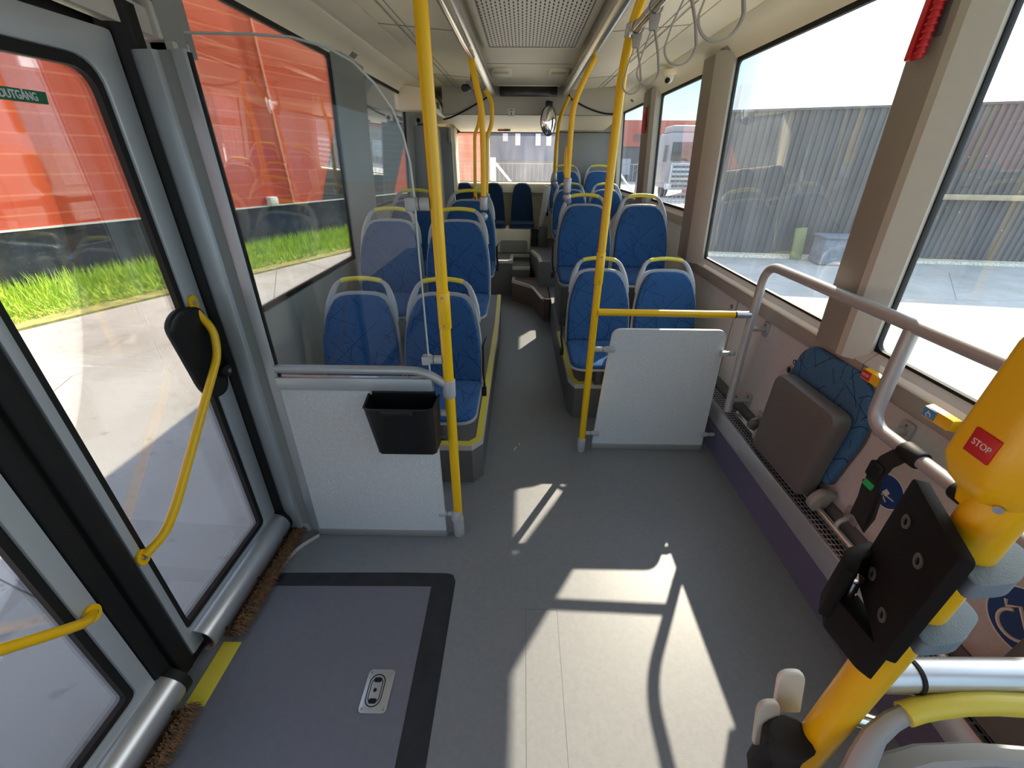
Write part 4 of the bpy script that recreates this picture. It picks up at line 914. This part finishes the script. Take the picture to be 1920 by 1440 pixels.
# ------------------------------------------------------------------ the swing doors on the left
def Xd(z, d=0): return -1.13+.03*z+d
LFN = lambda a, b_, d: (Xd(b_, d), a, b_)
nd = [0]
def leaf(y0, y1, gy0, gy1, gz0):
    nd[0] += 1
    fo = rpoly([(y0, .05), (y1, .05), (y1, 1.835), (y0, 1.835)], .012, 6); fi = rpoly([(gy0-.018, gz0-.02), (gy1+.02, gz0-.02), (gy1+.02, 1.765), (gy0-.018, 1.765)], [.025, .025, .075, .075], 6)
    f = struct(MB().frame(fo, fi, LFN, -.018, .018).build('door_%d' % nd[0], M['door'], bevel=.005))
    g0 = rpoly([(gy0, gz0), (gy1, gz0), (gy1, 1.74), (gy0, 1.74)], [.015, .015, .06, .06], 6)
    MB().frame(fi, g0, LFN, -.008, .010).build('gasket', M['black'], f)
    MB().prism(inset(g0, -.006), LFN, -.004, .002).build('pane', M['glassL'], f, smooth=False)
    return f
d1 = leaf(.768, 1.335, .812, 1.243, .17); d2 = leaf(-.03, .645, .03, .577, .19)
for d_, (a, b_) in ((d1, (.80, 1.325)), (d2, (-.03, .66))):
    P_ = [(-1.112+.060*math.cos(q), .078+.060*math.sin(q)) for q in [R(-80+i*14) for i in range(17)]]
    mb = MB(); pin = [(-1.112+.053*math.cos(q), .078+.053*math.sin(q)) for q in [R(-80+i*14) for i in range(17)]]
    mb.loft([[(p[0], y, p[1]) for p in P_+pin[::-1]] for y in (a, b_)]); tb = mb.build('threshold_cover', M['alu'], d_)
    for k in range(3): MB().cyl((-1.060, a+.06+k*(b_-a-.12)/2, .055), (-1.054, a+.06+k*(b_-a-.12)/2, .054), .006).build('rivet', M['blackp'], tb)
    MB().cyl((-1.112, a+.02, .078), (-1.112, a+.03, .078), .0525).build('tube_shade', M['black'], tb)  # black disc paints the dark inside of the open tube end
    MB().cyl((-1.112, b_, .078), (-1.112, b_+.025, .078), .063).build('end_cap', M['black'], d_)
def dbar(d_, pts, ends):
    h = MB().tube(fillet(pts, .05, 8), .0125, 14).build('handle_bar', M['yellow'], d_)
    for e in ends:
        c = Vector(e); X = Vector((0, 1, 0)); 
        b = MB(); b.prism([(c.y+.020*math.cos(q), c.z+.026*math.sin(q)) for q in [2*math.pi*i/18 for i in range(18)]], LFN, .019, .026); ln = b.build('lug', M['yellow'], h)
        MB().cyl((Xd(c.z, .026), c.y, c.z), (Xd(c.z, .031), c.y, c.z), .008).build('screw', M['chrome'], ln)
dbar(d1, [(-1.085, 1.283, 1.128), (-1.072, 1.29, 1.09), (-1.04, 1.285, 1.04), (-1.035, 1.26, .96), (-1.045, .90, .62), (-1.055, .84, .565), (-1.085, .79, .535)], [(-1.09, 1.285, 1.132), (-1.09, .785, .53)])
dbar(d2, [(-1.09, .618, .524), (-1.06, .585, .545), (-1.045, .53, .60), (-1.045, .13, .98), (-1.06, .10, 1.03), (-1.08, .05, 1.12)], [(-1.09, .622, .522), (-1.09, .045, 1.13)])
b = MB(); pl = rpoly([(1.150, 1.10), (1.20, 1.135), (1.31, 1.12), (1.325, .86), (1.30, .795), (1.235, .795), (1.19, .85)], .045, 6)
cushion(b, pl, lambda a, z, d: (Xd(z, .012)+d, a, z), .020, .01); gd = b.build('door_guide', M['blackp'], d1)
MB().cyl((-1.065, 1.285, .885), (-1.04, 1.285, .885), .022, seg=8).build('clamp_nut', M['blackp'], gd, bevel=.003)
b = MB(); b.cyl((-1.04, 1.285, .885), (-1.036, 1.285, .885), .008); b.build('bolt', M['chrome'], gd)
# green emergency exit sticker on the glass
b = MB(); b.prism([(.62, 1.652), (1.103, 1.652), (1.107, 1.676), (.62, 1.676)], LFN, .0025, .0035); st = b.build('exit_sticker', M['signgreen'], d1, smooth=False)
mt = basis((Xd(1.664, .0042), 1.032, 1.6635), (0, 1, 0), (.03, 0, 1), (1, 0, -.03))
text_mesh('lettering', 'NÖDUTGÅNG', .0215, mt, M['lam'], st, squash=.72, bold=.0006)
# rubbers between leaves and beside the housing
b = MB()
b.loft([[(x+.03*z, y, z) for x, y in rpoly([(-1.155, .648), (-1.155, .705), (-1.115, .70), (-1.108, .675), (-1.112, .648)], .008, 3)] for z in (.03, 1.9)])
b.loft([[(x+.03*z, y, z) for x, y in rpoly([(-1.155, .708), (-1.155, .765), (-1.112, .765), (-1.105, .74), (-1.112, .71)], .008, 3)] for z in (.03, 1.9)])
struct(b.build('trim_13', M['black']))
b = MB(); b.loft([[(x+.03*z, y, z) for x, y in rpoly([(-1.155, 1.338), (-1.155, 1.42), (-1.085, 1.41), (-1.075, 1.36), (-1.11, 1.338)], .008, 3)] for z in (.0, 1.9)])
b.box((-1.17, -2.2, 1.84), (-1.12, 1.60, 2.10)); b.box((-1.17, -2.2, -.05), (-1.13, 1.36, .03))  # upper black box paints the dark void above the door frame
struct(b.build('trim_14', M['black']))
# housing (draught post) beside the door
hp_ = [(-1.14, 1.44), (-1.085, 1.352), (-1.07, 1.343), (-1.018, 1.338), (-1.012, 1.352), (-.975, 1.352), (-.968, 1.338), (-.932, 1.334), (-.925, 1.338), (-.926, 1.346), (-.99, 1.38), (-1.14, 1.46)]
def hx(p, z): return (p[0]+.026*z, p[1], z)
b = MB(); b.loft([[hx(p, z) for p in hp_] for z in (.03, 1.797)])
o = struct(b.build('trim_15', M['door'], bevel=.002))
b = MB(); b.loft([[hx(p, z) for p in [(-1.02, 1.3515), (-.974, 1.3515), (-.974, 1.3555), (-1.02, 1.3555)]] for z in (.03, 1.797)]); b.build('recess', M['greyM'], o)
b = MB(); b.loft([[hx(p, z) for p in [(-.9265, 1.337), (-.921, 1.337), (-.921, 1.35), (-.9265, 1.35)]] for z in (.05, 1.79)]); b.build('side_shade', M['black'], o)  # black strip paints the shadowed side of the post
b = MB(); b.box((-1.02, 1.35, .0), (-.985, 1.38, .05)); b.build('foot', M['grey'], o, bevel=.003)
b = MB(); b.loft([[hx(p, z) for p in [(-1.15, 1.47), (-1.07, 1.47), (-1.035, 1.50), (-1.045, 1.56), (-1.15, 1.58)]] for z in (1.81, 2.08)]); b.build('upper_post', M['greyM'], o)
t = thing('door_operator', 'beige door operating arm with a screwed bracket at the top of the door', 'door arm', (-1.05, 1.3, 1.83))
b = MB(); b.prism(rpoly([(1.13, 1.865), (1.46, 1.845), (1.46, 1.905), (1.13, 1.945)], .006, 3), lambda a, c, d: (d, a, c), -1.075, -1.035); b.box((-1.075, .2, 1.93), (-1.035, 1.15, 1.985)); b.build('beam', M['ledge'], t, bevel=.003)
b = MB(); b.box((-1.08, 1.455, 1.84), (-1.022, 1.545, 1.925)); br = b.build('bracket', M['ledge'], t, bevel=.006)
for z in (1.87, 1.90): 
    s1 = MB().cyl((-1.05, 1.4545, z), (-1.05, 1.452, z), .011, seg=14).build('screw', M['chrome'], br)
b = MB(); b.box((-1.07, 1.47, 1.80), (-1.0, 1.54, 1.84)); b.build('bearing', M['ledge'], t, bevel=.005)
b = MB(); b.cyl((-1.05, 1.49, 1.925), (-1.03, 1.50, 2.06), .012); b.build('rod', M['greyD'], t)
b = MB(); b.box((-1.12, Y0+.2, 2.0), (-1.0, 1.60, 2.065)); o = b.build('trim_16', M['ledge'], bevel=.006); struct(o)
# brushes
def brush(label, y0, y1, n):
    b = MB()
    for i in range(n):
        y = random.uniform(y0, y1); x = random.uniform(-1.07, -1.04); L = random.uniform(.028, .05); a = random.uniform(-.6, .6)
        p0 = Vector((x, y, .002)); p1 = p0+Vector((L*.5, a*L*.4, .022+random.random()*.015)); p2 = p0+Vector((L*1.15, a*L, .006+random.random()*.015)); w = Vector((0, .0016, 0))
        b.add([p0-w, p0+w, p1+w, p1-w, p2], [(0, 1, 2, 3), (3, 2, 4)])
    b.box((-1.08, y0, 0), (-1.04, y1, .012))
    o = b.build('threshold_brush', M['bristle'], smooth=False, normals=False); o['kind'] = 'stuff'; tag(o, label, 'brush')
brush('brown bristle brush along the threshold of the farther door leaf', .86, 1.36, 2600); brush('brown bristle brush along the threshold of the nearer door leaf', .0, .63, 2600)
b = MB()
pts = [(-.93, 1.32, .003), (-1.0, 1.24, .006), (-1.02, 1.12, .003)]
b.tube(fillet(pts, .08), 1, prof=[(-.015, -.001), (.015, -.001), (.015, .001), (-.015, .001)]); tag(b.build('sealant_strip', M['ledge']), 'frayed beige sealing strip on the floor at the foot of the door post', 'sealing strip')

# ------------------------------------------------------------------ near pole, board, bar and near seat on the right
nx, ny = .41, .262
P = thing('grab_pole', 'thick yellow pole close by on the right carrying the STOP box', 'grab pole', (nx, ny, 0))
MB().cyl((nx, ny, 0), (nx, ny, 1.34), .020, seg=24).build('tube', M['yellow'], P)
MB().cyl((nx, ny, 1.56), (nx, ny, 2.12), .020, seg=24).build('upper_tube', M['yellow'], P)
bx = MB(); rings = []
bp5 = [(.379, .300), (.374, .256), (.392, .236), (.436, .236), (.446, .262), (.440, .300)]
for z, k in ((1.283, .50), (1.297, .58), (1.306, .80), (1.325, 1.0), (1.352, 1.0), (1.385, .98), (1.43, .95), (1.47, .75)):
    rings.append([(.412+(x-.412)*k, .266+(y-.266)*k, z) for x, y in rpoly(bp5, .007, 3)])
bx.loft(rings); bo = bx.build('stop_box', M['yellow'], P)
MB().cyl((.392, .250, 1.303), (.389, .247, 1.303), .0035).build('screw', M['chrome'], bo)
p = MB(); p.obox((.3758, .272, 1.349), (.003, .0225, .0225), ((1, -.11, 0), (.11, 1, 0), (0, 0, 1))); sb = p.build('stop_button', M['red'], bo, bevel=.0005)
text_mesh('lettering', 'STOP', .0078, basis((.3741, .2718, 1.349), (-.11, -1, 0), (0, 0, 1), (-1, .11, 0)), M['white'], sb, ext=.0002, squash=.9)
# black board
A_ = Vector((.412, .320, 0)); B_ = Vector((.366, .221, 0)); e = (B_-A_).normalized(); nB = Vector((-e.y, e.x, 0)); nB = nB if nB.x < 0 else -nB
t = thing('mounting_board', 'black bolted mounting board with blue grey brackets on the near yellow pole', 'mounting board', (nx, ny, 1.1))
def pf(a, z, d): v = A_+e*a+nB*d; return (v.x, v.y, z)
b = MB(); b.prism(rpoly([(0, 1.122), (.109, 1.122), (.109, 1.27), (0, 1.27)], .006, 3), pf, 0, .012); bd = b.build('board', M['board'], t, bevel=.001)
for (a, z) in ((.030, 1.235), (.075, 1.228), (.030, 1.155), (.078, 1.150)):
    b = MB(); b.frame([pf2 for pf2 in [(a+.0075*math.cos(q), z+.0075*math.sin(q)) for q in [2*math.pi*i/16 for i in range(16)]]], [(a+.004*math.cos(q), z+.004*math.sin(q)) for q in [2*math.pi*i/16 for i in range(16)]], pf, .0122, .0135); b.build('bolt', M['greyD'], bd)
for k, z in enumerate((1.145, 1.232)):
    b = MB(); q0 = rpoly([(.379, .222), (.420, .226), (.462, .252), (.464, .276), (.445, .292), (.412, .300)], .010, 4)
    b.prism(q0, XY, z-.009, z+.009); b.build('clamp_bracket', M['bluegrey'], t, bevel=.001)
b = MB(); b.prism(rpoly([(.410, .335), (.374, .324), (.352, .296), (.362, .290), (.38, .308), (.410, .320)], .003, 2), XY, 1.085, 1.165); b.build('rear_wing', M['board'], t, bevel=.001)
b = MB(); b.prism(rpoly([(.374, .316), (.360, .290), (.366, .245), (.375, .232), (.385, .262), (.388, .30)], .004, 2), XY, 1.070, 1.118); b.build('lower_block', M['board'], t, bevel=.001)
b = MB(); b.cyl((.376, .296, 1.118), (.374, .298, 1.145), .005); b.ball((.374, .298, 1.147), .007); b.build('bolt_head', M['chrome'], t)
t = thing('steel_bar', 'thick grey steel bar with a black ring joined to the near yellow pole', 'rail', (.7, .285, .98))
MB().cyl((nx+.016, .275, .995), (.484, .277, .995), .019, seg=24).build('end_sleeve', M['alu'], t)
MB().cyl((.484, .277, .995), (.489, .277, .995), .0205, seg=24).build('seal_ring', M['black'], t)
MB().cyl((.489, .277, .995), (1.148, .285, .995), .019, seg=24).build('bar', M['alu'], t)
MB().cyl((nx+.012, .270, .972), (.56, .272, .967), .004, seg=12).build('yellow_rod', M['yellow'], t)
ns = make_seat('nearest blue seat with a yellow grip at the bottom right corner', .42, name='bus_seat'); ns.location = (.565, -.298, 0.008)
t = thing('pole_clamp', 'small steel clamp joining the near yellow pole and the near seat', 'clamp', (.41, .245, .86))
MB().cyl((.428, .262, .925), (.466, .256, .918), .011, .009).build('stub', M['chrome'], t)
t = thing('belt_holder', 'black belt pouch with two pale plastic tongues beside the near seat', 'belt', (.35, .25, .70))
b = MB(); b.loft([[(.372+.030*math.cos(q)*w, .262+.022*math.sin(q)*w, z) for q in [2*math.pi*i/14 for i in range(14)]] for z, w in ((.74, .7), (.78, 1.1), (.83, 1.0), (.865, 1.15), (.872, .9))]); b.build('pouch', M['web'], t)
for k, (x, y, z, a) in enumerate(((.352, .285, .872, 28), (.398, .318, .885, 10))):
    ca, sa = math.cos(R(a)), math.sin(R(a))
    pl = rpoly([(-.021, -.05), (.021, -.05), (.021, .022), (-.021, .022)], [.004, .004, .018, .018], 5)
    b = MB(); b.prism(pl, lambda p, q, d: (x+p*ca-d*.0, y+d*.6+p*sa*.3+q*.3, z+q*.9-p*sa*.4), -.007, .007); b.build('tongue', M['white'] if k else M['ledge'], t, bevel=.003)
b = MB(); b.tube([(.352, .255, .86), (.338, .245, .80), (.340, .235, .74), (.35, .235, .68)], 1, prof=[(-.014, -.002), (.014, -.002), (.014, .002), (-.014, .002)]); b.build('webbing', M['web'], t)
b = MB(); b.cyl((.338, .238, .83), (.345, .232, .80), .004); b.build('zip_pull', M['chrome'], t)

# ------------------------------------------------------------------ outside
def mat_ground():
    m, t, b = nt('concrete_ground'); b.inputs['Roughness'].default_value = .9
    tcn = t.nodes.new('ShaderNodeTexCoord')
    n = t.nodes.new('ShaderNodeTexNoise'); n.inputs['Scale'].default_value = .8; n.inputs['Detail'].default_value = 8; n.inputs['Roughness'].default_value = .65; t.links.new(tcn.outputs['Object'], n.inputs['Vector'])
    r = t.nodes.new('ShaderNodeValToRGB'); r.color_ramp.elements[0].position = .3; r.color_ramp.elements[0].color = (.34, .315, .275, 1); r.color_ramp.elements[1].position = .6; r.color_ramp.elements[1].color = (.47, .445, .41, 1); t.links.new(n.outputs[0], r.inputs[0])
    n2 = t.nodes.new('ShaderNodeTexNoise'); n2.inputs['Scale'].default_value = 14; n2.inputs['Detail'].default_value = 4; t.links.new(tcn.outputs['Object'], n2.inputs['Vector'])
    sp = math_node(t, 'LESS_THAN', n2.outputs[0], .33)
    v = t.nodes.new('ShaderNodeTexVoronoi'); v.feature = 'DISTANCE_TO_EDGE'; v.inputs['Scale'].default_value = .21; t.links.new(tcn.outputs['Object'], v.inputs['Vector'])
    ck = math_node(t, 'LESS_THAN', v.outputs['Distance'], .0007); k = math_node(t, 'MAXIMUM', math_node(t, 'MULTIPLY', sp, .35), ck)
    mr = t.nodes.new('ShaderNodeMix'); mr.data_type = 'RGBA'; t.links.new(k, mr.inputs['Factor']); t.links.new(r.outputs[0], mr.inputs[6]); mr.inputs[7].default_value = (.12, .10, .09, 1)
    t.links.new(mr.outputs[2], b.inputs['Base Color']); return m
GZ = -.33
o = MB().box((-60, -40, GZ-.1), (70, 90, GZ)).build('ground', mat_ground(), smooth=False); struct(o)
bp0 = Vector((-7.83, 5.89, 0)); bd_ = Vector((.408, .913, 0)); bn = Vector((.913, -.408, 0))
def BF(tt, z, d): v = bp0+bd_*tt+bn*d; return (v.x, v.y, z)
def mat_siding(name, c0, c1, pitch, duty):
    m, t, b = nt(name); b.inputs['Roughness'].default_value = .75
    tcn = t.nodes.new('ShaderNodeTexCoord'); sp = t.nodes.new('ShaderNodeSeparateXYZ'); t.links.new(tcn.outputs['Object'], sp.inputs[0])
    f = math_node(t, 'LESS_THAN', math_node(t, 'FRACT', math_node(t, 'MULTIPLY', sp.outputs['Z'], 1/pitch)), duty)
    mr = t.nodes.new('ShaderNodeMix'); mr.data_type = 'RGBA'; t.links.new(f, mr.inputs['Factor']); mr.inputs[6].default_value = (*c0, 1); mr.inputs[7].default_value = (*c1, 1)
    t.links.new(mr.outputs[2], b.inputs['Base Color']); return m
bl = thing('factory_building', 'orange building with a black base behind the grass on the left', 'building', BF(2, GZ, 0))
orange = mat_siding('orange_siding', (.56, .068, .016), (.64, .14, .055), .27, .10)
blacks = mat_siding('black_siding', (.025, .027, .03), (.07, .075, .08), .16, .14)
b = MB(); b.prism([(-26, .575), (15.2, .575), (15.2, 6.2), (-26, 6.2)], BF, -8, 0); b.build('orange_wall', orange, bl, smooth=False)
b = MB(); b.prism([(-26, GZ), (15.2, GZ), (15.2, .56), (-26, .56)], BF, -8, -.02); b.build('base_wall', mat('black_base', (.035, .036, .04), .8, noise=.5, nscale=6, speck=((.16, .16, .16), 22, .13)), bl, smooth=False)
b = MB(); b.prism([(-26, .555), (15.2, .555), (15.2, .585), (-26, .585)], BF, -.02, .02); b.build('flashing', M['white'], bl, smooth=False)
b = MB(); b.prism([(6.32, .59), (9.15, .59), (9.95, 2.0), (11.6, 6.2), (8.3, 6.2), (7.3, 2.5)], BF, .0, .012); b.build('black_cladding', blacks, bl, smooth=False)
b = MB(); b.prism([(5.40, .59), (5.44, .59), (5.44, 6.2), (5.40, 6.2)], BF, .0, .04); b.build('corner_trim', mat('pale_orange_trim', (.75, .25, .12), .5), bl, smooth=False)
b = MB(); b.prism([(4.72, .57), (4.92, .57), (4.92, .76), (4.72, .76)], BF, .0, .16); tag(b.build('outdoor_socket_box', M['white'], bevel=.02), 'small white box fixed low on the orange building', 'wall box')
# grass strip
b = MB(); b.prism([(-12, 0), (15.5, 0), (15.5, 1.95), (-12, 2.15)], lambda a, c, d: BF(a, d, c), GZ, GZ+.03); o = b.build('lawn_soil', mat('lawn_soil', (.33, .31, .10), .95, noise=.35, nscale=8), smooth=False); struct(o)
def mat_grass():
    m, t, b = nt('grass_blades'); b.inputs['Roughness'].default_value = .6
    oi = t.nodes.new('ShaderNodeTexCoord'); n = t.nodes.new('ShaderNodeTexNoise'); n.inputs['Scale'].default_value = 6; t.links.new(oi.outputs['Object'], n.inputs['Vector'])
    r = t.nodes.new('ShaderNodeValToRGB'); r.color_ramp.elements[0].position = .3; r.color_ramp.elements[0].color = (.27, .46, .02, 1); r.color_ramp.elements[1].position = .7; r.color_ramp.elements[1].color = (.55, .70, .07, 1); t.links.new(n.outputs[0], r.inputs[0])
    t.links.new(r.outputs[0], b.inputs['Base Color']); return m
vs = []; fs = []
for i in range(26000):
    tt = random.uniform(-3.5, 11); w = random.random()**.8*1.8; hh = (.24 if w < .9 else .13)*random.uniform(.5, 1.4)*(1 if w < 1.5 else .55)
    p = Vector(BF(tt, GZ+.02, w)); a = random.uniform(0, 6.28); u = Vector((math.cos(a), math.sin(a), 0))*.008; l = Vector((random.gauss(0, .05), random.gauss(0, .05), hh))
    k = len(vs); vs += [p-u, p+u, p+l*.6+u*.7, p+l]; fs += [(k, k+1, k+2), (k, k+2, k+3)]
b = MB(); b.v = [tuple(v) for v in vs]; b.f = fs; o = b.build('grass', mat_grass(), smooth=False, normals=False); o['kind'] = 'stuff'; tag(o, 'bright green grass growing along the foot of the orange building', 'grass')
# dark corrugated fence on the right
fa = Vector((4.05, 9.85, 0)); fb = Vector((15.5, 8.35, 0)); fd = (fb-fa); FL = fd.length; fd.normalize(); fnm = Vector((fd.y, -fd.x, 0)); fnm = fnm if fnm.y < 0 else -fnm
prof = []; s = 0
while s < FL:
    prof += [(s, 0), (s+.045, 0), (s+.055, .03), (s+.10, .03), (s+.11, 0)]; s += .125
fe = thing('corrugated_fence', 'tall dark ribbed metal wall beyond the right windows', 'fence', tuple(fa+Vector((3, -.3, GZ))))
def ff(s, d, z): v = fa+fd*s+fnm*d; return (v.x, v.y, z)
rows = [[ff(s, d, z if z < 0 else 2.42+.022*s) for s, d in prof] for z in (GZ, 1)]
b = MB(); b.sheet(rows); b.add([ff(0, -.1, GZ), ff(FL, -.1, GZ), ff(FL, -.1, 2.5), ff(0, -.1, 2.4)], [(0, 1, 2, 3)])
b.build('ribbed_sheet', mat('dark_ribbed_steel', (.085, .09, .095), .5, noise=.3, nscale=.9), fe, smooth=False, normals=False)
MB().add([ff(0, -.12, 2.40), ff(FL, -.12, 2.40+.022*FL), ff(FL, .06, 2.40+.022*FL), ff(0, .06, 2.40), ff(0, -.12, 2.44), ff(FL, -.12, 2.44+.022*FL), ff(FL, .06, 2.44+.022*FL), ff(0, .06, 2.44)], [(0,3,2,1),(4,5,6,7),(0,1,5,4),(1,2,6,5),(2,3,7,6),(3,0,4,7)]).build('cap_rail', mat('steel_cap', (.09, .09, .10), .5), fe, smooth=False)
b = MB(); b.add([ff(-.3, .02, GZ), ff(FL, .02, GZ), ff(FL, .28, GZ), ff(-.3, .28, GZ), ff(-.3, .02, GZ+.06), ff(FL, .02, GZ+.06), ff(FL, .22, GZ+.05), ff(-.3, .22, GZ+.05)], [(0,3,2,1),(4,5,6,7),(0,1,5,4),(1,2,6,5),(2,3,7,6),(3,0,4,7)])
tag(b.build('gravel_strip', mat('pale_gravel', (.62, .56, .42), .95, noise=.4, nscale=30), smooth=False), 'pale gravel strip along the foot of the dark ribbed wall', 'gravel')
b = MB(); b.obox(ff(2.62, .62, GZ+.27), (.82, .5, .52), (fd, fnm, (0, 0, 1))); bx_ = thing('concrete_block', 'blue grey concrete block standing before the ribbed wall', 'block', ff(2.62, .62, GZ)); b.build('body', mat('blue_grey_concrete', (.20, .23, .28), .8, noise=.2, nscale=9), bx_, bevel=.03)
MB().obox(ff(2.62, .62, GZ+.545), (.88, .56, .05), (fd, fnm, (0, 0, 1))).build('lid', mat('block_lid', (.17, .19, .23), .8), bx_, bevel=.015)
b = MB(); b.obox(ff(1.95, .35, GZ+.33), (.22, .06, .66), ((fd.x, fd.y, .12), fnm, (-.12*fd.x, -.12*fd.y, 1))); tag(b.build('leaning_board', mat('greenish_board', (.22, .25, .10), .8, noise=.2), bevel=.01), 'greenish board leaning on the ribbed wall left of the block', 'board')
b = MB(); b.obox(ff(5.2, .10, .95), (1.6, .12, .10), (fd, fnm, (0, 0, 1))); tag(b.build('timber_plank', mat('pale_timber', (.40, .32, .20), .7, noise=.2, nscale=5), bevel=.01), 'long pale timber plank fixed across the dark ribbed wall', 'plank')
# buildings beyond
def far(name, label, c, size, m): 
    return thing(name, label, 'building', (c[0], c[1], GZ))
pink = mat('faded_red_cladding', (.42, .085, .06), .7)
t = far('red_warehouse', 'long red warehouse over a dark base beyond the right rear windows', (16, 46), None, None)
MB().box((8.8, 46, 2.75), (34, 60, 4.9)).build('upper_wall', pink, t, smooth=False); MB().box((8.8, 46.2, GZ), (34, 60, 2.75)).build('lower_wall', mat('dark_blue_cladding', (.05, .06, .08), .6), t, smooth=False)
for k in range(9): MB().box((9.6+k*1.9, 46.1, .3), (10.6+k*1.9, 46.2, 1.7)).build('window', mat('far_glazing', (.30, .36, .42), .3) if k == 0 else bpy.data.materials['far_glazing'], t, smooth=False)
for k, (x, z) in enumerate(((10.6, 3.2), (14.9, 3.3))):
    b = MB(); b.frame(rrect(x, z, x+.7, z+.6, .1), rrect(x+.1, z+.1, x+.6, z+.5, .05), XZ, 45.9, 46.0); b.box((x+.1, 45.9, z+.26), (x+.6, 46, z+.34)); b.build('door_numeral', M['greyD'], t, smooth=False)
t = far('blue_office', 'dark blue building with narrow white windows seen through the back window', (0, 40), None, None)
MB().box((-2.88, 40.02, 1.5), (5.2, 50, 6.0)).build('upper_wall', mat('navy_cladding', (.05, .085, .17), .6), t, smooth=False); MB().box((-2.88, 40.1, GZ), (5.2, 50, 1.5)).build('lower_wall', mat('grey_plinth', (.16, .16, .17), .7), t, smooth=False)
for x in (-1.75, -.7, 1.0, 1.9): MB().box((x, 39.93, 2.6 if x > -1.6 else 2.9), (x+.42, 40, 4.6)).build('window', M['white'], t, smooth=False)
t = far('orange_shed', 'orange shed wall seen through the left part of the back window', (-7, 34), None, None)
MB().box((-14, 34, GZ), (-2.9, 40, 5.5)).build('wall', pink, t, smooth=False)
# truck
t = thing('lorry', 'grey and white lorry parked beyond the mesh fence, seen in the rear right window', 'truck', (9.2, 26, GZ))
wt = mat('lorry_paint', (.30, .30, .32), .4)
b = MB(); b.box((8.0, 26, GZ+.5), (10.3, 28.2, 2.9)); b.build('cab', wt, t, bevel=.12)
MB().box((8.15, 25.95, 1.55), (10.15, 26.02, 2.45)).build('windscreen', mat('dark_glass', (.03, .04, .05), .1), t, bevel=.02)
b = MB(); b.box((8.2, 25.9, .1), (10.1, 26.05, 1.45)); gr_ = b.build('grille', M['alu'], t, bevel=.03)
for k in range(5): MB().box((8.35, 25.87, .25+k*.24), (9.95, 25.93, .36+k*.24)).build('slat', M['greyD'], gr_, smooth=False)
for x in (8.05, 9.95): MB().box((x, 25.85, GZ+.45), (x+.35, 26.05, GZ+.75)).build('headlight', M['white'], t, bevel=.03)
for x in (8.15, 9.85): MB().cyl((x, 27, GZ+.5), (x+.3, 27, GZ+.5), .5).build('wheel', M['black'], t)
for x in (7.75, 10.4): MB().box((x, 25.95, 1.5), (x+.18, 26.05, 2.3)).build('mirror', M['greyD'], t, bevel=.02)
b = MB(); b.box((8.1, 26.2, 2.9), (10.2, 27.8, 3.25)); b.build('roof_deflector', wt, t, bevel=.1)
t = thing('cargo_container', 'orange red container standing beside the lorry', 'container', (11.8, 25.5, GZ)); MB().box((10.85, 25, GZ), (13.6, 31, 3.7)).build('body', pink, t, smooth=False); MB().box((10.75, 24.9, 3.7), (11.2, 25.4, 4.9)).build('post', M['white'], t, smooth=False)
# wire mesh fence
t = thing('mesh_fence', 'grey wire mesh fence crossing behind the bus', 'fence', (1, 15, GZ))
b = MB()
x = -3.3
while x < 9: b.box((x, 15, GZ), (x+.012, 15.01, 1.45)); x += .14
for z in (-.2, .35, .9, 1.43): b.box((-3.3, 15.005, z), (9, 15.02, z+.025))
o = b.build('mesh', M['greyM'], t, smooth=False); o['kind'] = 'stuff'
for k, x in enumerate((-3.3, -1.3, 1.2, 3.7, 6.2, 8.9)): MB().box((x, 15, GZ), (x+.07, 15.06, 1.55)).build('post', M['greyM'], t, smooth=False)
t = thing('gate_barrier', 'gate post with a slanting white strut seen through the back window', 'barrier', (-.8, 13.5, GZ))
MB().box((-.95, 13.4, GZ), (-.80, 13.5, 1.6)).build('post', M['white'], t, smooth=False); MB().cyl((-.80, 13.45, 1.45), (.75, 13.45, -.25), .035).build('strut', M['white'], t)
t = thing('fence_strut', 'slanting pale pole beyond the rear right window', 'strut', (3.2, 14.2, GZ)); MB().cyl((2.85, 14.2, 1.35), (4.3, 14.2, GZ), .03).build('pole', M['white'], t)
